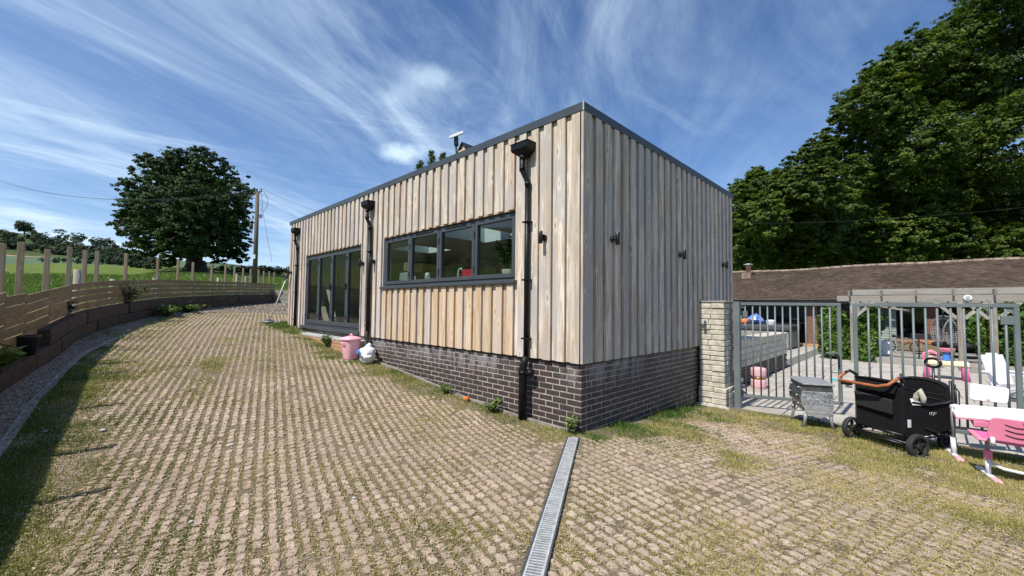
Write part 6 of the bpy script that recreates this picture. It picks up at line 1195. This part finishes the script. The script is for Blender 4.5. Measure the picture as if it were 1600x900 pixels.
# ------------------------------------------------------------------ trees
def tree(name, base, blobs, nleaf, leaf, mat, label, seed, trunk_r, cat='tree', group=None, clump=.16, squash=.62, per=34, limbs=True, up=.45):
    """blobs: (x, y, z, r) lobes of the crown; each lobe carries many small sprays of leaves, each spray a flattened cluster"""
    rg = np.random.default_rng(seed); B = np.array(blobs, float); base = np.array(base, float)
    r = root(name, base, label, cat, group); nc = max(8, nleaf//per); w = B[:, 3]**2; idx = rg.choice(len(B), nc*2, p=w/w.sum()); d = rand_dirs(nc*2, rg)
    lob = 1+.16*np.sin(d[:, 0]*6+idx)*np.cos(d[:, 1]*5+idx*2)+.10*np.sin(d[:, 2]*11+idx)
    rad = rg.uniform(.30, 1.08, nc*2)**.5*lob; Cc = B[idx, :3]+d*(B[idx, 3]*rad)[:, None]
    inside = np.zeros(len(Cc), bool)
    for b in B: inside |= (np.linalg.norm(Cc-b[:3], axis=1) < b[3]*.45)
    keep = ~inside; Cc, idx = Cc[keep][:nc], idx[keep][:nc]; nc = len(Cc); cs = np.clip(B[idx, 3]*clump, leaf*1.5, leaf*6)*rg.uniform(.6, 1.5, nc)
    n = nc*per; ci = np.repeat(np.arange(nc), per); dl = rand_dirs(n, rg)*rg.uniform(0, 1, (n, 1))**.45; P = Cc[ci]+dl*cs[ci][:, None]*np.array((1, 1, squash))
    outw = Cc[ci]-B[idx[ci], :3]; outw /= np.linalg.norm(outw, axis=1)[:, None]+1e-6; Nn = outw*.55+dl*.35+rand_dirs(n, rg)*.6+np.array((0, 0, up)); Nn /= np.linalg.norm(Nn, axis=1)[:, None]
    tc_ = rg.normal(.45, .17, nc)+.10*np.sin(Cc[:, 0]*.9)*np.sin(Cc[:, 2]*1.1); tone = np.clip(tc_[ci]+rg.normal(0, .12, n), 0, 1)
    V, F = leaf_quads(P, Nn, leaf*np.ones(n), tone, rg, 1.35); np_mesh('crown', V, F, mat, r, tone)
    mb = MB(); zc = B[:, 2].min(); topz = np.average(B[:, 2], weights=B[:, 3]); fork = V3(base[0], base[1], base[2]+(topz-base[2])*.38)
    mb.tube([base-V3(0, 0, .4), base+V3(0, 0, trunk_r*1.2), base*.5+fork*.5+rg.normal(0, trunk_r*.25, 3), fork], [trunk_r*1.6, trunk_r*1.05, trunk_r*.9, trunk_r*.75], 10); mb.build('trunk', M['bark'], r)
    if limbs:
        mb = MB()
        for b in B:
            st = fork*(1-.0)+V3(0, 0, rg.uniform(-.2, .3)*(fork[2]-base[2])); e_ = b[:3]; md = (st+e_)/2+rg.normal(0, b[3]*.18, 3)-V3(0, 0, b[3]*.15); mb.tube([st, md, e_], [trunk_r*.42, trunk_r*.22, trunk_r*.07], 6)
            for k in range(4): dd = rand_dirs(1, rg)[0]; q = e_+dd*b[3]*.8; mb.tube([md*.3+e_*.7, (e_+q)/2+rg.normal(0, .1, 3), q], [trunk_r*.13, trunk_r*.07, trunk_r*.02], 4)
        mb.build('limb', M['bark'], r)
    return r
def px_blobs(L_, D0, seed=0, jit=.25):
    rg = np.random.default_rng(seed); out = []
    for q in L_:
        px, py, rp = q[:3]; dd = q[3] if len(q) > 3 else rg.uniform(-1, 1)*jit*D0*.3; D = D0+dd; p = at(px, py, D); out.append((*p, rp*D/F_PX))
    return out
# the big oak in the meadow
oak = [(284, 276, 42, 0), (245, 268, 30), (320, 262, 34), (350, 288, 30), (222, 300, 30), (258, 318, 42, -5), (310, 318, 46, -6), (352, 325, 38), (206, 342, 27, -2), (238, 360, 36, -4), (285, 362, 40, -6), (330, 365, 38, -5), (368, 345, 24), (365, 378, 24, -1), (195, 352, 20, 2), (225, 386, 22, 0), (262, 390, 26, -4), (340, 388, 24, 1), (375, 398, 14), (240, 330, 40, 6), (320, 330, 45, 7), (285, 300, 45, 8), (300, 392, 22, 4), (380, 322, 16), (262, 402, 14, -5), (310, 240, 14), (275, 244, 15), (236, 252, 14), (205, 322, 14, -3), (384, 300, 12)]
zb_ = float(terrain_z(*at(306, 420, 52)[:2]))
b0 = at(306, 420, 52); tree('oak_tree', (b0[0], b0[1], zb_), px_blobs(oak, 52, 3), 95000, .23, M['leaf_oak'], 'huge broad dark green oak standing alone in the meadow behind the fence', 5, .95, clump=.15, squash=.5, per=34)
# lone tree on the hilltop and the hedgerow and wood below it
def hill_dist(px, py, D0):
    d = ray(px, py); ds = np.concatenate([np.linspace(60, 540, 481)]); P = CAM[None]+ds[:, None]*d[None]; gap = P[:, 2]-terrain_z(P[:, 0], P[:, 1]); hit = np.nonzero(gap < 0)[0]
    return float(ds[hit[0]]) if len(hit) else float(ds[100+np.argmin(gap[100:330])])
def hill_tree(px, py, rp, D, sd, label, flat=.7, n=700, nb=5, mat='leaf_far', grp=None, tall=0, nm='hill_tree'):
    rg = random.Random(sd); rp = rp*1.25; D = hill_dist(px, py+rp*.8, D); L_ = [(px, py, rp*.75, 0)]+[(px+rg.uniform(-.55, .55)*rp, py+rg.uniform(-.5, .45)*rp*flat, rp*rg.uniform(.35, .55), rg.uniform(-.4, .4)*rp*D/F_PX) for _ in range(nb)]
    B = px_blobs(L_, D); p = at(px, py+rp, D); zt_ = float(terrain_z(p[0], p[1])); base = (p[0], p[1], min(p[2], zt_) if p[2]-zt_ < 25 else zt_)
    r = tree(nm, base, B, n, D*.0030, M[mat], label, sd, .0011*D+.1, 'tree', grp, .3, .7, 12, limbs=False, up=.5); return r
hill_tree(38, 353.5, 9.5, 300, 11, 'lone round topped tree on the hilltop at the far left', .45, 2600, 9)
hx = [(4, 366, 10), (16, 369, 9), (52, 368, 9), (62, 371, 9), (72, 373, 10), (84, 377, 8), (96, 380, 9), (110, 385, 9), (120, 387, 9), (133, 389, 9), (146, 391, 9), (160, 393, 9), (172, 395, 10), (184, 396, 10), (196, 398, 9), (208, 400, 9), (220, 403, 9), (231, 406, 9), (242, 408, 9), (5, 380, 8), (20, 381, 8), (33, 383, 7), (48, 386, 6), (70, 390, 6), (58, 384, 5), (88, 392, 6), (30, 375, 6), (100, 392, 7), (116, 396, 7), (130, 398, 7), (145, 402, 7), (160, 404, 7), (176, 406, 7), (190, 408, 7), (205, 411, 7), (218, 413, 6), (232, 415, 6), (246, 416, 6)]
for i, (px, py, rp) in enumerate(hx): hill_tree(px, py, rp, 270 if i < 19 else 235, 100+i, 'dark rounded tree in the skyline wood along the far left hill' if i < 19 else 'dark round bush or tree on the slope below the skyline wood', .7, 620, 5, grp='skyline trees on the far left hill' if i < 19 else 'trees on the far left slope')
for i, (px, py, rp) in enumerate(((97, 368, 10), (110, 371, 9), (127, 370, 7), (118, 376, 7))): hill_tree(px, py, rp, 262, 200+i, ['tall thin topped tree rising above the hillside wood', 'tall open tree beside it rising above the hillside wood', 'sparse bare looking tree breaking the hillside skyline', 'fourth loose tree in the gap of the hillside wood'][i], 1.0, 260, 5)
for i, (px, py, rp) in enumerate(((150, 376, 10), (165, 379, 10), (178, 384, 8))): hill_tree(px, py+3, rp, 262, 220+i, 'full crowned tree standing above the middle of the hillside wood', .7, 700, 5, grp='crowns above the hillside wood')
# dark hedge along the meadow crest right of the oak
for i, px in enumerate(range(318, 470, 15)): hill_tree(px, 421+.01*(px-318), 7.5, 150, 300+i, 'low dark hedge bush on the meadow crest beyond the utility pole', .5, 420, 4, grp='hedge bushes on the meadow crest', nm='hedge_bush')
for i in range(10): hill_tree(70+i*17, 406+.5*i, 4.5, 150, 330+i, 'low hedge bush at the edge of the crop field', .5, 200, 3, grp='hedge bushes at the crop field edge', nm='hedge_bush')
# wood behind the barn on the right
wl = [
 ('slender light green tree at the left of the wood, just beyond the building edge', 30, [(1160, 300, 20), (1185, 290, 26), (1150, 340, 26), (1190, 340, 36), (1165, 385, 34), (1205, 385, 34), (1212, 300, 22), (1150, 300, 12), (1180, 272, 12), (1215, 276, 12)], 78000, .13, 1),
 ('mid height tree of the wood between the light tree and the tall oak', 31, [(1250, 262, 26), (1238, 300, 34), (1275, 290, 40), (1225, 345, 34), (1270, 350, 45), (1300, 385, 36), (1240, 395, 34), (1283, 236, 24), (1262, 240, 15), (1300, 330, 38)], 88000, .14, 2),
 ('tall broad oak on the right whose top nears the picture edge', 34, [(1345, 165, 34), (1318, 205, 30), (1390, 115, 34), (1370, 160, 48), (1420, 150, 60), (1350, 235, 45), (1420, 230, 66), (1320, 280, 38), (1372, 300, 50), (1440, 310, 55), (1330, 345, 40), (1400, 370, 48), (1440, 90, 44), (1470, 130, 52), (1345, 140, 15), (1365, 118, 16), (1310, 178, 14), (1400, 80, 16), (1490, 240, 55), (1295, 235, 20)], 180000, .155, 3),
 ('great dark oak filling the right edge of the picture', 33, [(1500, 60, 42), (1545, 30, 48), (1600, 20, 60), (1500, 125, 50), (1570, 110, 70), (1650, 90, 80), (1520, 200, 55), (1600, 215, 75), (1480, 290, 50), (1550, 310, 62), (1630, 330, 70), (1480, 375, 45), (1540, 385, 45), (1600, 390, 50), (1480, 45, 18), (1530, -10, 30), (1590, -40, 45), (1660, 380, 60)], 180000, .155, 4)]
for lb, D, bl_, n, lf, sd in wl:
    xs_ = np.average([q[0] for q in bl_]); p = at(xs_, 480, D); B = px_blobs(bl_, D, sd+20, .35)
    tree('wood_tree', (p[0], p[1], -.3), B, n, lf, M[{1: 'leaf_light', 2: 'leaf_mid', 3: 'leaf_wood', 4: 'leaf_mid'}[sd]], lb, 400+sd, .45 if D < 32 else .7, clump=.13, squash=.5, per=30, up=.7, limbs=False)
# understorey behind so that no daylight shows low down
for i, (px, py, rp) in enumerate(((1150, 400, 40), (1230, 410, 45), (1320, 400, 50), (1420, 400, 55), (1520, 400, 55), (1620, 400, 60), (1200, 350, 45), (1290, 340, 55), (1390, 300, 60), (1500, 320, 65), (1600, 320, 70))):
    p = at(px, 480, 41); tree('wood_tree', (p[0], p[1], -.3), px_blobs([(px, py, rp, 0), (px-30, py+10, rp*.7, 1), (px+30, py+8, rp*.7, -1), (px, py-20, rp*.7, 2)], 41), 12000, .30, M['leaf_wood'], 'shaded tree deep in the wood behind the barn', 500+i, .3, group='inner trees of the wood', clump=.3, per=26)
# conifer tips behind the roof
def conifer(px, py, D, h, sd, label):
    p = at(px, py, D); base = V3(p[0], p[1], -.2); r = root('conifer', base, label, 'tree'); rg = np.random.default_rng(sd); mb = MB(); mb.tube([base, p], [.12, .012], 6); Cs, Ns = [], []
    for z in np.linspace(0, min(h, p[2]-.5), 9):
        for k in range(5):
            t = rg.uniform(0, 6.28); L_ = (.08+z*.30)*rg.uniform(.6, 1.1); e_ = p+V3(math.cos(t)*L_, math.sin(t)*L_, -z+L_*.30); mb.tube([p-V3(0, 0, z), e_], [.012, .004], 4)
            for s in np.linspace(.2, 1, 14): Cs.append((p-V3(0, 0, z))*(1-s)+e_*s+rg.normal(0, .03, 3)); Ns.append(rg.normal(0, 1, 3)+V3(0, 0, .6))
    mb.build('trunk', M['bark'], r); Ns = np.array(Ns); Ns /= np.linalg.norm(Ns, axis=1)[:, None]; V, F = leaf_quads(np.array(Cs), Ns, .045*np.ones(len(Cs)), None, rg, 2.2); np_mesh('crown', V, F, M['leaf_wood'], r, rg.uniform(.1, .6, len(Cs)))
conifer(674, 238, 14, 1.0, 1, 'slim conifer tip showing above the roof edge, the tallest of three'); conifer(657, 255, 14, .7, 2, 'leftmost conifer tip showing above the roof edge'); conifer(692, 242, 14.5, .8, 3, 'rightmost conifer tip showing above the roof edge')

# ------------------------------------------------------------------ trees on the slope behind the photographer, seen in the glass
for i in range(30):
    a_ = math.radians(134+(i % 15)*7.5+random.uniform(-2, 2)); d = random.uniform(75, 95)+(i//15)*35; x, y = CAM[0]+math.sin(a_)*d, CAM[1]+math.cos(a_)*d; z = float(terrain_z(x, y)); s = random.uniform(3.5, 6)
    tree('slope_tree', (x, y, z), [(x+random.uniform(-1, 1)*s*.7, y+random.uniform(-1, 1)*s*.7, z+s*random.uniform(.8, 1.7), s*random.uniform(.5, .8)) for _ in range(6)], 2500, .5, M['leaf_far'], 'dark tree on the slope reflected in the window glass', 700+i, .4, group='trees reflected in the glass', clump=.3, per=14)

# ------------------------------------------------------------------ utility pole and wires
PT, PBt = at(402.5, 300, 33), at(398, 440, 33); zg = float(terrain_z(PBt[0], PBt[1])); PBt = V3(PBt[0], PBt[1], zg-.3)
r = root('utility_pole', (PBt[0], PBt[1], zg), 'dark timber utility pole carrying overhead wires beside the big oak', 'utility pole')
MB().tube([PBt, PT], [.19, .13], 12).build('pole', M['pole_wood'], r); A3 = (PT-PBt)/np.linalg.norm(PT-PBt); e1_, e2_ = RGT.copy(), FWD.copy()
arm0, arm1 = PT-e1_*.62-e2_*.2-UP*.45, PT+e1_*.28+e2_*.1+UP*.12; MB().bar(arm0, arm1, .09, .11).build('crossarm', M['pole_wood'], r)
for t in (.03, .5, .97): q = arm0*(1-t)+arm1*t; MB().lathe([(.03, 0), (.05, .05), (.035, .08), (.055, .12), (.02, .16)], q+UP*.05, 10).build('insulator', M['anthracite'], r)
q = PT-A3*2.05; MB().bar(q-e1_*.75-UP*.18, q+e1_*.45+UP*.02, .08, .08).build('crossarm', M['old_post'], r)
for s_ in (-.62, -.3, .25, .40): MB().lathe([(.03, 0), (.06, .06), (.04, .10), (.06, .16), (.02, .22)], q+e1_*s_+UP*(.0+s_*.15), 10).build('fuse', M['black'], r)
MB().lathe([(.13, 0), (.14, .4), (.10, .46)], q-e1_*.42-UP*.95, 12).build('switch_box', M['anthracite'], r); MB().bar(q-e1_*.42-UP*.6, q-A3*.5, .05, .05).build('strut', M['galv'], r)
MB().obox(PT-A3*5.2-e2_*.17, e1_, e2_, A3, .09, .01, .17).build('notice', M['white'], r)
def wire(name, pts, sag, rad, label, cat='wire', parent=None):
    a_, b_ = np.array(pts[0]), np.array(pts[1]); P = [a_*(1-t)+b_*t-UP*sag*4*t*(1-t) for t in np.linspace(0, 1, 24)]; o = MB().tube(P, rad, 5).build(name, M['wire'], parent); 
    return props(o, label, cat) if parent is None else o
ends = [at(-40, 265, 60), at(-40, 268, 57), at(-40, 270, 54)]
for i, t in enumerate((.03, .5, .97)):
    q = arm0*(1-t)+arm1*t+UP*.2; wire('power_line', (q, ends[i]), 2.0, .010, ['lowest overhead wire crossing the oak to the left edge', 'middle overhead wire crossing the oak to the left edge', 'uppermost overhead wire crossing the oak to the left edge'][i]); wire('power_line', (q, at(640, 388-14*i, 46)), 0.8, .010, ['lowest wire running right from the pole behind the roof', 'middle wire running right from the pole behind the roof', 'uppermost wire running right from the pole behind the roof'][i])
for s_, z0_, z1_ in ((.45, .1, -1.7), (.22, .0, -2.0), (-.55, -.5, -2.1)): 
    P = [PT+e1_*(s_*(1+.9*math.sin(math.pi*t)))+UP*(z0_*(1-t)+z1_*t) for t in np.linspace(0, 1, 10)]; MB().tube(P, .014, 5).build('dropper', M['wire'], r)
P0 = PT+e1_*.35-UP*.9; wire('stay_wire', (P0, at(425, 409, 31)), .1, .012, 'thin slack wire hanging down to the right of the utility pole'); 
wire('telephone_line', (at(1125, 349, 24), at(1620, 322, 20)), 0.25, .006, 'thin dark cable crossing in front of the wood on the right')

# ------------------------------------------------------------------ on the roof
pc = on_y(713, 212, 1.2); r = root('roof_antenna', (pc[0], 1.2, ZT-.03), 'flat white antenna panel tilted on a black mast above the roof edge', 'antenna'); e_ = RGT
MB().tube([V3(pc[0], 1.2, ZT-.03), V3(pc[0], 1.2, pc[2]-.05)], .022, 8).build('mast', M['black'], r); MB().obox(V3(pc[0], 1.2, pc[2]-.12), RGT, FWD, UPV, .045, .045, .10).build('bracket', M['black'], r, .01)
ax_ = RGT*.93+UPV*.37; ax_ /= np.linalg.norm(ax_); nz_ = np.cross(ax_, FWD*.80+UPV*.60); nz_ /= np.linalg.norm(nz_); ay_ = np.cross(nz_, ax_); MB().obox(V3(pc[0], 1.2, pc[2]+.02), ax_, ay_, nz_, .165, .10, .014).build('panel', M['antenna'], r, .012, 2)
pc = on_y(727, 236, 1.6); r = root('roof_vent_box', (pc[0], 1.6, ZT-.03), 'small timber gabled box on the roof beside the antenna mast', 'roof box'); w_ = .13; b_z = ZT-.03; tz_ = float(on_y(718, 225, 1.6)[2])
MB().box(pc[0]-w_, pc[0]+w_*.9, 1.5, 1.9, b_z, tz_-.22).build('box', M['clad_fresh'], r); MB().prism([(-w_*1.25, -.02), (w_*1.25, -.02), (0, .15)], .3, V3(pc[0]-w_*.1, 1.7, tz_-.22), V3(1, 0, 0), UP).build('gable', M['clad_fresh'], r)
for s_ in (-1, 1): MB().bar(V3(pc[0]-w_*.1+s_*w_*1.35, 1.68, tz_-.25), V3(pc[0]-w_*.1, 1.68, tz_-.04), .36, .02, up=V3(0, 0, 1)).build('roof_slope', M['black'], r)
